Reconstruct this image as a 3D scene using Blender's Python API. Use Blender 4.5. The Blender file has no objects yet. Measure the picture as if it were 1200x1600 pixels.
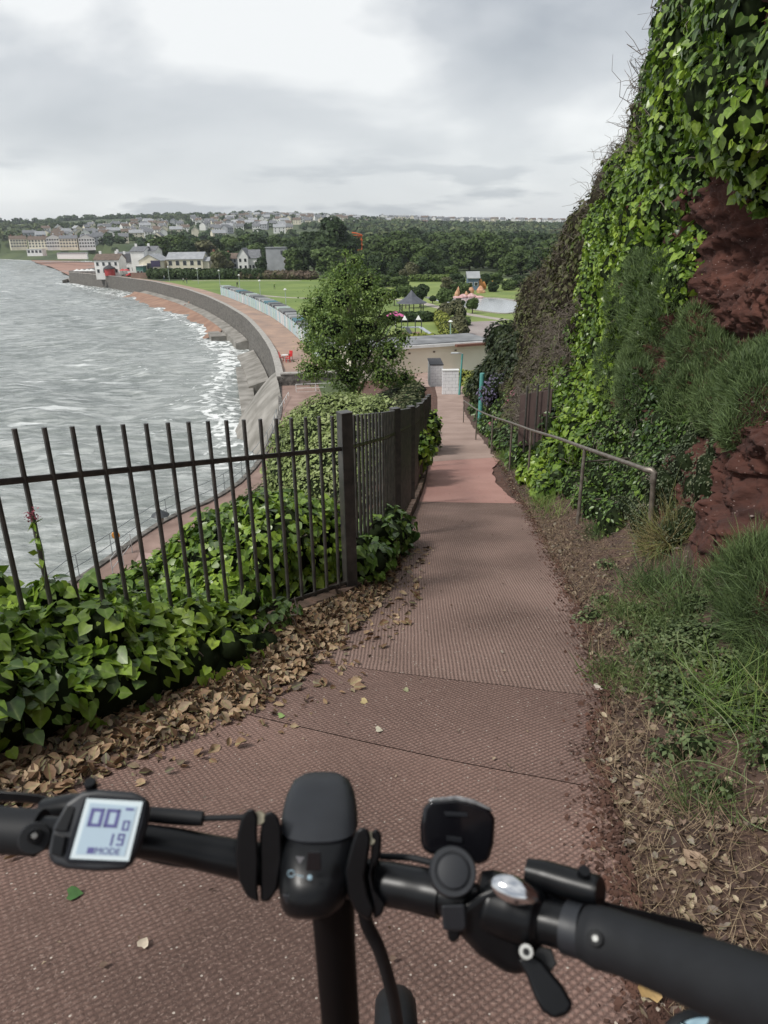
import bpy, bmesh, math, random
import numpy as np
from mathutils import Vector, Matrix
from mathutils.bvhtree import BVHTree
random.seed(7); rng=np.random.default_rng(7)
scene=bpy.context.scene; COL=scene.collection
# ---------------- camera ----------------
FP=1100.; PIT=math.radians(21.35); ROL=math.radians(.8); CZ=18.
Fw=np.array([0,math.cos(PIT),-math.sin(PIT)]); _R0=np.array([1.,0,0]); _U0=np.array([0,math.sin(PIT),math.cos(PIT)])
Rt=_R0*math.cos(ROL)-_U0*math.sin(ROL); Up=_U0*math.cos(ROL)+_R0*math.sin(ROL); CP=np.array([0,0,CZ])
cd=bpy.data.cameras.new('camera'); cam=bpy.data.objects.new('camera',cd); COL.objects.link(cam); scene.camera=cam
cd.sensor_fit='VERTICAL'; cd.sensor_height=36; cd.sensor_width=27; cd.lens=36*FP/1600; cd.clip_start=.02; cd.clip_end=9000
m=Matrix.Identity(4)
for i in range(3): m[i][0]=Rt[i]; m[i][1]=Up[i]; m[i][2]=-Fw[i]; m[i][3]=CP[i]
cam.matrix_world=m
cd.dof.use_dof=True; cd.dof.focus_distance=9; cd.dof.aperture_fstop=9.5
# ---------------- sky, sun, exposure ----------------
SUN_EL=math.radians(52); SUN_AZ=math.radians(238)   # azimuth clockwise from +Y
W=bpy.data.worlds.new('World'); scene.world=W; W.use_nodes=True
nt=W.node_tree; nt.nodes.clear(); N=nt.nodes.new; L=nt.links.new
out=N('ShaderNodeOutputWorld'); bg=N('ShaderNodeBackground'); bg.inputs[1].default_value=.1
sky=N('ShaderNodeTexSky'); sky.sky_type='NISHITA'; sky.sun_disc=False; sky.sun_elevation=SUN_EL; sky.sun_rotation=SUN_AZ
L(sky.outputs[0],bg.inputs[0])
tc=N('ShaderNodeTexCoord'); sx=N('ShaderNodeSeparateXYZ'); L(tc.outputs['Generated'],sx.inputs[0])
def mth(op,a,b=None):
    n=N('ShaderNodeMath'); n.operation=op
    for i,q in enumerate((a,b)):
        if q is None: continue
        if isinstance(q,(int,float)): n.inputs[i].default_value=q
        else: L(q,n.inputs[i])
    return n.outputs[0]
zc=mth('ADD',mth('MAXIMUM',sx.outputs[2],0.0),.20)
cx=N('ShaderNodeCombineXYZ'); L(mth('DIVIDE',sx.outputs[0],zc),cx.inputs[0]); L(mth('MULTIPLY',mth('DIVIDE',sx.outputs[1],zc),1.5),cx.inputs[1])
n1=N('ShaderNodeTexNoise'); n1.inputs['Scale'].default_value=1.25; n1.inputs['Detail'].default_value=6; n1.inputs['Roughness'].default_value=.47; n1.inputs['Distortion'].default_value=.25
mpc=N('ShaderNodeMapping'); mpc.inputs['Scale'].default_value=(1.5,1.5,4.6); mpc.inputs['Location'].default_value=(.35,.2,.1); L(tc.outputs['Generated'],mpc.inputs[0])
adc=N('ShaderNodeVectorMath'); adc.operation='MULTIPLY_ADD'; L(cx.outputs[0],adc.inputs[0]); adc.inputs[1].default_value=(.22,.22,0); L(mpc.outputs[0],adc.inputs[2]); L(adc.outputs[0],n1.inputs['Vector'])
cr=N('ShaderNodeValToRGB'); e=cr.color_ramp.elements
e[0].position=.33; e[0].color=(.20,.225,.26,1); e[1].position=.60; e[1].color=(.61,.62,.62,1)
q=cr.color_ramp.elements.new(.50); q.color=(.36,.38,.405,1)
L(n1.outputs[0],cr.inputs[0])
# brighter low band of thin cloud above the horizon with small dark cumulus streaks
mr=N('ShaderNodeMapRange'); L(sx.outputs[2],mr.inputs[0]); mr.inputs[1].default_value=0; mr.inputs[2].default_value=.30; mr.inputs[3].default_value=.8; mr.inputs[4].default_value=0
mx=N('ShaderNodeMix'); mx.data_type='RGBA'; L(mr.outputs[0],mx.inputs[0]); L(cr.outputs[0],mx.inputs[6]); mx.inputs[7].default_value=(.60,.615,.61,1)
mp=N('ShaderNodeMapping'); mp.inputs['Scale'].default_value=(5,5,26); L(tc.outputs['Generated'],mp.inputs[0])
n2=N('ShaderNodeTexNoise'); n2.inputs['Scale'].default_value=1.25; n2.inputs['Detail'].default_value=6; L(mp.outputs[0],n2.inputs['Vector'])
r2=N('ShaderNodeMapRange'); L(n2.outputs[0],r2.inputs[0]); r2.inputs[1].default_value=.51; r2.inputs[2].default_value=.60; r2.inputs[3].default_value=0; r2.inputs[4].default_value=.75
r3=N('ShaderNodeMapRange'); L(sx.outputs[2],r3.inputs[0]); r3.inputs[1].default_value=.05; r3.inputs[2].default_value=.12; r3.inputs[3].default_value=1; r3.inputs[4].default_value=0
mx2=N('ShaderNodeMix'); mx2.data_type='RGBA'; L(mth('MULTIPLY',r2.outputs[0],r3.outputs[0]),mx2.inputs[0]); L(mx.outputs[2],mx2.inputs[6]); mx2.inputs[7].default_value=(.31,.335,.36,1)
bg2=N('ShaderNodeBackground'); L(mx2.outputs[2],bg2.inputs[0]); bg2.inputs[1].default_value=1.
ms=N('ShaderNodeMixShader'); ms.inputs[0].default_value=.94; L(bg.outputs[0],ms.inputs[1]); L(bg2.outputs[0],ms.inputs[2]); L(ms.outputs[0],out.inputs[0])
sd=bpy.data.lights.new('sun','SUN'); sun=bpy.data.objects.new('sun',sd); COL.objects.link(sun)
sd.energy=2.0; sd.angle=math.radians(11); sd.color=(1,.965,.91)
dv=Vector((math.sin(SUN_AZ)*math.cos(SUN_EL),math.cos(SUN_AZ)*math.cos(SUN_EL),math.sin(SUN_EL)))
sun.rotation_euler=dv.to_track_quat('Z','Y').to_euler()
scene.view_settings.view_transform='Standard'; scene.view_settings.look='None'; scene.view_settings.exposure=.66; scene.view_settings.gamma=1
# ---------------- picture geometry ----------------
def ray(u,v): return Fw+(u-600)/FP*Rt-(v-800)/FP*Up
def PZ(u,v,z): d=ray(u,v); return CP+d*(z-CZ)/d[2]
def PY(u,v,Y): d=ray(u,v); return CP+d*Y/d[1]
def PD(u,v,w): return CP+ray(u,v)*w
def proj(P):
    q=np.asarray(P)-CP; w=q@Fw; w=np.where(np.abs(w)<1e-6,1e-6,w); return 600+FP*(q@Rt)/w, 800-FP*(q@Up)/w, w
ZY=[-8,-6,0,3,7,11,15,20,25,30,37,44,52,62,75]; ZZ=[18.3,17.8,16.5,15.81,14.93,14.05,13.3,12.35,11.5,10.75,9.9,9.2,7.6,5.6,4.8]
def zp(Y): return np.interp(Y,ZY,ZZ)
def PP(u,v):
    d=ray(u,v); a,b=.1,200
    for _ in range(50):
        mm=(a+b)/2
        if CZ+d[2]*mm/d[1]>zp(mm): a=mm
        else: b=mm
    return CP+d*a/d[1]
LE=np.array([(-1.6,-8),(-1.5,-2),(-1.35,1.0),(-1.19,1.59),(-.95,2.19),(-.76,2.44),(-.52,2.87),(-.31,3.44),(-.06,4.39),(.1,5.47),(.28,7.15),(.61,9.93),(.86,12.3),(1.44,18.3),(2.03,25.7),(2.74,32.2),(3.2,38),(3.5,44),(3.0,52),(2.2,62),(2,75)])
RE=np.array([(.6,-8),(.6,0),(.68,1.35),(.72,1.55),(.78,1.86),(.9,2.39),(1.13,3.04),(1.29,3.81),(1.47,4.99),(1.74,7.04),(2.05,9.79),(2.37,12.6),(2.85,18.15),(3.4,26.7),(3.75,32.1),(4.4,38),(5.5,44),(7.5,52),(7.5,62),(7.5,75)])
def le(Y): return np.interp(Y,LE[:,1],LE[:,0])
def re_(Y): return np.interp(Y,RE[:,1],RE[:,0])
FL=np.array([(-5.5,-8),(-4.3,-.3),(-1.64,3.06),(-.27,4.89),(.0,6.2),(.12,7.15),(.44,10.),(.68,12.3),(1.22,18.3),(1.75,25.7),(2.45,32.2),(2.9,38),(3.2,44),(2.6,52),(1.8,62),(1.6,75)])
def fl(Y): return np.interp(Y,FL[:,1],FL[:,0])
# ---------------- mesh helpers ----------------
class MB:
    def __init__(s): s.v=[]; s.f=[]; s.m=[]
    def add(s,vs,fs,mi=0):
        o=len(s.v); s.v+= [tuple(float(c) for c in q) for q in vs]; s.f+=[tuple(i+o for i in f) for f in fs]; s.m+=[mi]*len(fs); return s
    def box(s,c,sz,rz=0,mi=0,M=None):
        x,y,z=[q/2 for q in sz]
        vs=[Vector((a*x,b*y,d*z)) for a in(-1,1) for b in(-1,1) for d in(-1,1)]
        if M is not None: vs=[M@q for q in vs]
        elif rz: R=Matrix.Rotation(rz,3,'Z'); vs=[R@q for q in vs]
        vs=[q+Vector(c) for q in vs]
        return s.add(vs,[(0,1,3,2),(4,6,7,5),(0,4,5,1),(2,3,7,6),(0,2,6,4),(1,5,7,3)],mi)
    def tube(s,pts,r,n=8,mi=0,caps=True,flat=1.):
        pts=[Vector(p) for p in pts]; rs=r if hasattr(r,'__len__') else [r]*len(pts)
        o=len(s.v); up=None; rings=[]
        for i,p in enumerate(pts):
            t=(pts[min(i+1,len(pts)-1)]-pts[max(i-1,0)])
            t=t.normalized() if t.length>1e-9 else Vector((0,0,1))
            if up is None: up=Vector((0,0,1)) if abs(t.z)<.9 else Vector((0,1,0))
            a=t.cross(up); a=a.normalized() if a.length>1e-6 else Vector((1,0,0)); b=a.cross(t).normalized(); up=b
            rings.append([p+a*math.cos(k*2*math.pi/n)*rs[i]+b*math.sin(k*2*math.pi/n)*rs[i]*flat for k in range(n)])
        vs=[q for R in rings for q in R]; fs=[]
        for i in range(len(pts)-1):
            for k in range(n): fs.append((i*n+k,i*n+(k+1)%n,(i+1)*n+(k+1)%n,(i+1)*n+k))
        if caps: fs.append(tuple(range(n))[::-1]); fs.append(tuple((len(pts)-1)*n+k for k in range(n)))
        return s.add(vs,fs,mi)
    def lathe(s,prof,n=16,M=None,mi=0):
        vs=[];fs=[]
        for r,z in prof:
            for k in range(n): a=2*math.pi*k/n; vs.append(Vector((r*math.cos(a),r*math.sin(a),z)))
        if M is not None: vs=[M@q for q in vs]
        for i in range(len(prof)-1):
            for k in range(n): fs.append((i*n+k,i*n+(k+1)%n,(i+1)*n+(k+1)%n,(i+1)*n+k))
        fs.append(tuple(range(n))[::-1]); fs.append(tuple((len(prof)-1)*n+k for k in range(n)))
        return s.add(vs,fs,mi)
    def prism(s,poly,dirv,mi=0):
        a=[Vector(p) for p in poly]; d=Vector(dirv); n=len(a)
        return s.add(a+[p+d for p in a],[tuple(range(n)),tuple(range(2*n-1,n-1,-1))]+[(i,i+n,(i+1)%n+n,(i+1)%n) for i in range(n)],mi)
def root_loc(o):
    while o.parent: o=o.parent
    return o.location
def link(name,me,mats,parent=None,world=True):
    for mt in (mats if isinstance(mats,(list,tuple)) else [mats]): me.materials.append(mt)
    o=bpy.data.objects.new(name,me); COL.objects.link(o)
    if parent:
        if world:
            l=root_loc(parent)
            if l.length>0: me.transform(Matrix.Translation(-l))
        o.parent=parent
    return o
def build(mb,name,mats,parent=None,smooth=False,bevel=0,world=True,seg=2,sub=0):
    me=bpy.data.meshes.new(name); me.from_pydata(mb.v,[],mb.f); me.polygons.foreach_set('material_index',mb.m)
    bm=bmesh.new(); bm.from_mesh(me); bmesh.ops.recalc_face_normals(bm,faces=bm.faces); bm.to_mesh(me); bm.free()
    if smooth:
        me.polygons.foreach_set('use_smooth',[True]*len(me.polygons))
    o=link(name,me,mats,parent,world)
    if bevel:
        b=o.modifiers.new('bevel','BEVEL'); b.width=bevel; b.segments=seg; b.limit_method='ANGLE'; b.angle_limit=math.radians(35)
        me.polygons.foreach_set('use_smooth',[True]*len(me.polygons)); b.harden_normals=True
    if sub: sm=o.modifiers.new('sub','SUBSURF'); sm.levels=sub; sm.render_levels=sub
    if smooth=='auto': me.set_sharp_from_angle(angle=math.radians(40))
    return o
def npmesh(name,V,F,mats,parent=None,smooth=False,world=True,mi=None):
    V=np.asarray(V,dtype=np.float32); F=np.asarray(F,dtype=np.int32); k=F.shape[1]
    me=bpy.data.meshes.new(name); me.vertices.add(len(V)); me.vertices.foreach_set('co',V.ravel())
    me.loops.add(F.size); me.loops.foreach_set('vertex_index',F.ravel())
    me.polygons.add(len(F)); me.polygons.foreach_set('loop_start',np.arange(0,F.size,k,dtype=np.int32)); me.polygons.foreach_set('loop_total',np.full(len(F),k,dtype=np.int32))
    me.update(calc_edges=True)
    if smooth: me.polygons.foreach_set('use_smooth',np.ones(len(F),dtype=bool))
    if mi is not None: me.polygons.foreach_set('material_index',np.asarray(mi,dtype=np.int32))
    return link(name,me,mats,parent,world)
def grid(name,V,nu,nv,mats,**k):
    i=np.arange(nu-1)[:,None]*nv+np.arange(nv-1)[None,:]; i=i.ravel()
    return npmesh(name,V,np.stack([i,i+nv,i+nv+1,i+1],1),mats,**k)
def tag(o,label=None,cat=None,group=None,kind=None):
    if label: o['label']=label
    if cat: o['category']=cat
    if group: o['group']=group
    if kind: o['kind']=kind
    return o
def T(name,label,cat,loc=(0,0,0),rz=0,group=None):
    o=bpy.data.objects.new(name,None); COL.objects.link(o); o.location=loc; o.rotation_euler=(0,0,rz); o.empty_display_size=.1
    return tag(o,label,cat,group)
def dup(root,loc=None,rz=None,sc=None,label=None,group=None):
    def cp(o,par):
        c=o.copy(); COL.objects.link(c); c.parent=par
        for ch in list(o.children): cp(ch,c)
        return c
    r=cp(root,None)
    if loc is not None: r.location=loc
    if rz is not None: r.rotation_euler=(0,0,rz)
    if sc is not None: r.scale=sc if hasattr(sc,'__len__') else (sc,)*3
    if label: r['label']=label
    if group: r['group']=group
    return r
# smooth value noise in numpy
_pt=rng.random((64,64,64)).astype(np.float32)
def vn(x,y,z=0):
    x=np.asarray(x,dtype=float);y=np.asarray(y,dtype=float);z=np.asarray(z,dtype=float)+0*x
    xi=np.floor(x).astype(int);yi=np.floor(y).astype(int);zi=np.floor(z).astype(int)
    a=x-xi;b=y-yi;c=z-zi; a=a*a*(3-2*a);b=b*b*(3-2*b);c=c*c*(3-2*c)
    g=lambda i,j,k:_pt[(xi+i)%64,(yi+j)%64,(zi+k)%64]
    l=lambda p,q,t:p+(q-p)*t
    return l(l(l(g(0,0,0),g(1,0,0),a),l(g(0,1,0),g(1,1,0),a),b),l(l(g(0,0,1),g(1,0,1),a),l(g(0,1,1),g(1,1,1),a),b),c)*2-1
def fbm(x,y,z=0,o=4):
    r=0;am=1;s=1
    for i in range(o): r=r+am*vn(np.asarray(x)*s+i*7.3,np.asarray(y)*s+i*3.1,np.asarray(z)*s); am*=.5;s*=2.03
    return r
# ---------------- materials ----------------
def mat(name,col,rough=.7,var=.2,scale=3.,bump=0.,bscale=30.,metal=0.,spec=.5,col2=None,specks=None,emit=None,coord='Object',det=5,stretch=(1,1,1)):
    m=bpy.data.materials.new(name); m.use_nodes=True; t=m.node_tree; nd=t.nodes; lk=t.links.new
    b=nd['Principled BSDF']; b.inputs['Roughness'].default_value=rough; b.inputs['Metallic'].default_value=metal; b.inputs['Specular IOR Level'].default_value=spec
    tc=nd.new('ShaderNodeTexCoord'); mp=nd.new('ShaderNodeMapping'); lk(tc.outputs[coord],mp.inputs[0]); mp.inputs['Scale'].default_value=stretch
    n=nd.new('ShaderNodeTexNoise'); n.inputs['Scale'].default_value=scale; n.inputs['Detail'].default_value=det; lk(mp.outputs[0],n.inputs['Vector'])
    r=nd.new('ShaderNodeMapRange'); r.inputs[1].default_value=.3; r.inputs[2].default_value=.7; lk(n.outputs[0],r.inputs[0])
    mx=nd.new('ShaderNodeMix'); mx.data_type='RGBA'; lk(r.outputs[0],mx.inputs[0])
    c2=col2 if col2 else [c*(1+var) for c in col]; c1=[c*(1-var) for c in col] if not col2 else col
    mx.inputs[6].default_value=(*c1,1); mx.inputs[7].default_value=(*c2,1); res=mx.outputs[2]
    if specks:
        sc,th,sc_col=specks
        vo=nd.new('ShaderNodeTexVoronoi'); vo.inputs['Scale'].default_value=sc; lk(mp.outputs[0],vo.inputs['Vector'])
        s2=nd.new('ShaderNodeSeparateColor'); lk(vo.outputs['Color'],s2.inputs[0])
        a=nd.new('ShaderNodeMath'); a.operation='GREATER_THAN'; a.inputs[1].default_value=th; lk(s2.outputs[0],a.inputs[0])
        d=nd.new('ShaderNodeMath'); d.operation='LESS_THAN'; d.inputs[1].default_value=.33; lk(vo.outputs['Distance'],d.inputs[0])
        c=nd.new('ShaderNodeMath'); c.operation='MULTIPLY'; lk(a.outputs[0],c.inputs[0]); lk(d.outputs[0],c.inputs[1])
        m3=nd.new('ShaderNodeMix'); m3.data_type='RGBA'; lk(c.outputs[0],m3.inputs[0]); lk(res,m3.inputs[6]); m3.inputs[7].default_value=(*sc_col,1); res=m3.outputs[2]
    lk(res,b.inputs['Base Color'])
    if bump:
        n3=nd.new('ShaderNodeTexNoise'); n3.inputs['Scale'].default_value=bscale; n3.inputs['Detail'].default_value=6; lk(mp.outputs[0],n3.inputs['Vector'])
        bp=nd.new('ShaderNodeBump'); bp.inputs['Strength'].default_value=min(1,bump*4); bp.inputs['Distance'].default_value=bump; lk(n3.outputs[0],bp.inputs['Height']); lk(bp.outputs[0],b.inputs['Normal'])
    if emit: b.inputs['Emission Color'].default_value=(*emit[0],1); b.inputs['Emission Strength'].default_value=emit[1]
    m['out']=0
    return m
def leafmat(name,cols,rough=.45,spec=.5,trans=.18,clump=0.,cscale=.6):
    """colour picked per leaf, optionally drifting in slow patches over the plant"""
    m=bpy.data.materials.new(name); m.use_nodes=True; t=m.node_tree; nd=t.nodes; lk=t.links.new
    b=nd['Principled BSDF']; b.inputs['Roughness'].default_value=rough; b.inputs['Specular IOR Level'].default_value=spec
    g=nd.new('ShaderNodeNewGeometry'); cr=nd.new('ShaderNodeValToRGB'); res=g.outputs['Random Per Island']
    if clump:
        tc=nd.new('ShaderNodeTexCoord'); n=nd.new('ShaderNodeTexNoise'); n.inputs['Scale'].default_value=cscale; n.inputs['Detail'].default_value=2; lk(tc.outputs['Object'],n.inputs['Vector'])
        r=nd.new('ShaderNodeMapRange'); r.inputs[1].default_value=.35; r.inputs[2].default_value=.65; lk(n.outputs[0],r.inputs[0])
        mm=nd.new('ShaderNodeMix'); mm.inputs[0].default_value=clump; lk(res,mm.inputs[2]); lk(r.outputs[0],mm.inputs[3]); res=mm.outputs[0]
    lk(res,cr.inputs[0]); el=cr.color_ramp.elements
    k=len(cols)
    while len(el)<k: el.new(.5)
    for i,c in enumerate(cols): el[i].position=i/(k-1)*.9+.05; el[i].color=(*c,1)
    at=nd.new('ShaderNodeAttribute'); at.attribute_name='midrib'; pw_=nd.new('ShaderNodeMath'); pw_.operation='POWER'; lk(at.outputs['Fac'],pw_.inputs[0]); pw_.inputs[1].default_value=9
    sc_=nd.new('ShaderNodeMath'); sc_.operation='MULTIPLY'; lk(pw_.outputs[0],sc_.inputs[0]); sc_.inputs[1].default_value=.45
    vm=nd.new('ShaderNodeMix'); vm.data_type='RGBA'; lk(sc_.outputs[0],vm.inputs[0]); lk(cr.outputs[0],vm.inputs[6]); vm.inputs[7].default_value=(.34,.42,.16,1)
    tcn=nd.new('ShaderNodeTexCoord'); nn_=nd.new('ShaderNodeTexNoise'); nn_.inputs['Scale'].default_value=45; lk(tcn.outputs['Object'],nn_.inputs['Vector']); mrn=nd.new('ShaderNodeMapRange'); lk(nn_.outputs[0],mrn.inputs[0]); mrn.inputs[1].default_value=.3; mrn.inputs[2].default_value=.7; mrn.inputs[3].default_value=.72; mrn.inputs[4].default_value=1.2
    vs_=nd.new('ShaderNodeVectorMath'); vs_.operation='SCALE'; lk(vm.outputs[2],vs_.inputs[0]); lk(mrn.outputs[0],vs_.inputs['Scale']); lk(vs_.outputs[0],b.inputs['Base Color'])
    if trans:
        tr=nd.new('ShaderNodeBsdfTranslucent'); lk(cr.outputs[0],tr.inputs[0]); ms=nd.new('ShaderNodeMixShader'); ms.inputs[0].default_value=trans
        lk(b.outputs[0],ms.inputs[1]); lk(tr.outputs[0],ms.inputs[2]); lk(ms.outputs[0],nd['Material Output'].inputs[0])
    return m
# ---------------- leaves ----------------
HEART=(np.array([(0,0,0),(-.34,-.12,.03),(-.55,.18,.06),(-.42,.52,.03),(0,1.,-.12),(.42,.52,.03),(.55,.18,.06),(.34,-.12,.03),(0,.45,-.05)]),
       np.array([(0,1,2,8),(2,3,4,8),(8,4,5,6),(0,8,6,7)]))
OVAL=(np.array([(0,0,0),(-.3,.4,.08),(0,1,0),(.3,.4,.08),(0,.42,-.02)]),np.array([(0,4,2,1),(0,3,2,4)]))
QUAD=(np.array([(-.5,-.3,0),(.5,-.4,.1),(.45,.5,0),(-.4,.45,-.1)]),np.array([(0,1,2,3)]))
CURL=(np.array([(0,0,0),(-.32,.35,.22),(-.1,1,.1),(.3,.45,.25),(.02,.45,-.03)]),np.array([(0,4,2,1),(0,3,2,4)]))
DEADL=(np.array([(0,0,.06),(-.22,.18,.16),(-.36,.5,.22),(-.2,.8,.12),(0,1.05,-.04),(.2,.8,.2),(.34,.5,.12),(.24,.18,.04),(0,.5,-.04)]),HEART[1])
BLADE=(np.array([(-.5,0,0),(.5,0,0),(-.42,.4,.10),(.42,.4,.10),(-.28,.75,.34),(.28,.75,.34),(-.05,1,.6),(.05,1,.6)]),np.array([(0,1,3,2),(2,3,5,4),(4,5,7,6)]))
def norm(a): return a/np.maximum(np.linalg.norm(a,axis=1,keepdims=True),1e-9)
def leaf_arr(P,Nn,Tt,S,tpl,wid=None):
    P=np.asarray(P);n=len(P);Nn=norm(Nn);Tt=norm(Tt-(Tt*Nn).sum(1,keepdims=True)*Nn);B=np.cross(Tt,Nn)
    t,f=tpl;k=len(t);S=np.broadcast_to(S,(n,)); w=S if wid is None else np.broadcast_to(wid,(n,))
    V=P[:,None,:]+ (w[:,None]*t[None,:,0])[:,:,None]*B[:,None,:]+(S[:,None]*t[None,:,1])[:,:,None]*Tt[:,None,:]+(S[:,None]*t[None,:,2])[:,:,None]*Nn[:,None,:]
    F=(f[None]+(np.arange(n)*k)[:,None,None]).reshape(-1,f.shape[1]); return V.reshape(-1,3),F
def leaves(name,m,P,Nn,Tt,S,tpl,parent=None,wid=None,smooth=True,world=True):
    V,F=leaf_arr(P,Nn,Tt,S,tpl,wid); o=npmesh(name,V,F,m,parent,smooth,world)
    if len(tpl[0])==9:
        a=o.data.attributes.new('midrib','FLOAT','POINT'); a.data.foreach_set('value',np.tile((np.abs(tpl[0][:,0])<.01).astype(np.float32),len(P)))
    return o
def rv(n,s=1.): return rng.normal(size=(n,3))*s
def blob_points(blobs,n):
    """n points and outward normals spread over the outer shells of ellipsoids (centre, radii)"""
    c=np.array([b[0] for b in blobs],float); r=np.array([b[1] if hasattr(b[1],'__len__') else (b[1],)*3 for b in blobs],float)
    a=(r.prod(1))**(2/3); PL=[];NL=[];got=0
    for it in range(12):
        m_=max(400,int((n-got)*2.2)); idx=rng.choice(len(blobs),m_,p=a/a.sum())
        d=norm(rv(m_)); sh=1-np.abs(rng.normal(size=(m_,1)))*.10; P=c[idx]+d*r[idx]*sh; Nn=norm(d/r[idx]); keep=np.ones(m_,bool)
        for j in range(len(blobs)):
            q=(P-c[j])/(r[j]*.82); keep&=~(((q**2).sum(1)<1)&(idx!=j))
        PL.append(P[keep]);NL.append(Nn[keep]);got+=keep.sum()
        if got>=n: break
    return np.concatenate(PL)[:n],np.concatenate(NL)[:n]
ICO=None
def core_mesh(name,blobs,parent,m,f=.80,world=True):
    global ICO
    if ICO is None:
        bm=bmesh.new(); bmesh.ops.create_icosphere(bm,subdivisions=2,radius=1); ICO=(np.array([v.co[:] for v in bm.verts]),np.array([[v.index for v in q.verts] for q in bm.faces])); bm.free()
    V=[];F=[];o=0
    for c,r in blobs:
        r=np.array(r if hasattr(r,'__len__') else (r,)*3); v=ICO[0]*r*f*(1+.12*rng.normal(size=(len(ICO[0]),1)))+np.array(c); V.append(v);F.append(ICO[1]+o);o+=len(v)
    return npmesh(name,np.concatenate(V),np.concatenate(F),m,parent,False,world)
def crown(name,m,blobs,n,size,tpl=QUAD,parent=None,droop=.4,jit=.7,world=True,sv=.3):
    P,Nn=blob_points(blobs,n); k=len(P); Nj=norm(Nn+rv(k,jit*.6)); Tt=rv(k,.6)+np.array([0,0,-droop])+Nn*.3
    return leaves(name,m,P,Nj,Tt,size*(1+rng.normal(size=k)*sv).clip(.4,1.8),tpl,parent,world=world)
# =============== SEA ===============
COAST=np.array([(-16,-60),(-15.5,5),(-14.6,20),(-13.9,27.4),(-13.3,29.1),(-12.15,34),(-11.2,36.2),(-9.9,37.9),(-8.6,42),(-8.2,50),(-8.9,60),(-10.5,71.5),(-12.1,81),(-14.3,92.3),(-18.8,110.7),(-24.2,130.4),(-32.7,155),(-42.3,180),(-55.8,210.7),(-76.9,250.7),(-104.5,292),(-141,337),(-150,372),(-128,430),(-125,500),(-150,570),(-215,640),(-330,735),(-430,850),(-640,1000),(-1100,1150),(-3000,1300)],float)
def coast_dist(P):
    """distance to the coast line; positive over the water (left of the line going away)"""
    P=np.asarray(P,float); best=np.full(len(P),1e9); sg=np.ones(len(P))
    for a,b in zip(COAST[:-1],COAST[1:]):
        d=b-a; t=np.clip(((P-a)@d)/(d@d),0,1); q=P-(a+t[:,None]*d); r=np.hypot(q[:,0],q[:,1])
        s=d[0]*(P[:,1]-a[1])-d[1]*(P[:,0]-a[0]); c=r<best; best[c]=r[c]; sg[c]=np.sign(s[c])
    return best*sg
na,nr=560,900
az=np.linspace(math.radians(-75),math.radians(12),na); R=13*np.power(4200/13,np.linspace(0,1,nr))
A,RR=np.meshgrid(az,R,indexing='ij'); X=RR*np.sin(A); Y=RR*np.cos(A)
wz=np.zeros_like(X); wr=np.random.default_rng(3)
for i in range(26):
    lam=1.1*1.17**i; th=math.radians(-118)+wr.normal()*.5; k=2*math.pi/lam; am=.024*lam**.72
    ph=k*(X*math.cos(th)+Y*math.sin(th))+wr.random()*6.28+2.2*vn(X/lam/3,Y/lam/3,i)
    s=(.5+.5*np.sin(ph)); wz+=am*(s**1.6-.45)*(1+.6*vn(X/lam/4.,Y/lam/4.,i+9))*(lam>RR*.0125)
cdst=coast_dist(np.stack([X.ravel(),Y.ravel()],1)).reshape(X.shape)
brk=np.exp(-((cdst-7-3*vn(X/22,Y/22))/2.2)**2)+.6*np.exp(-((cdst-17-5*vn(X/30,Y/30,4))/2.5)**2)
wz+=brk*.22*(RR>50)*(cdst>0); wz*=np.clip(cdst/3,.15,1)
sea_v=np.stack([X,Y,wz],2).reshape(-1,3)
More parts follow.
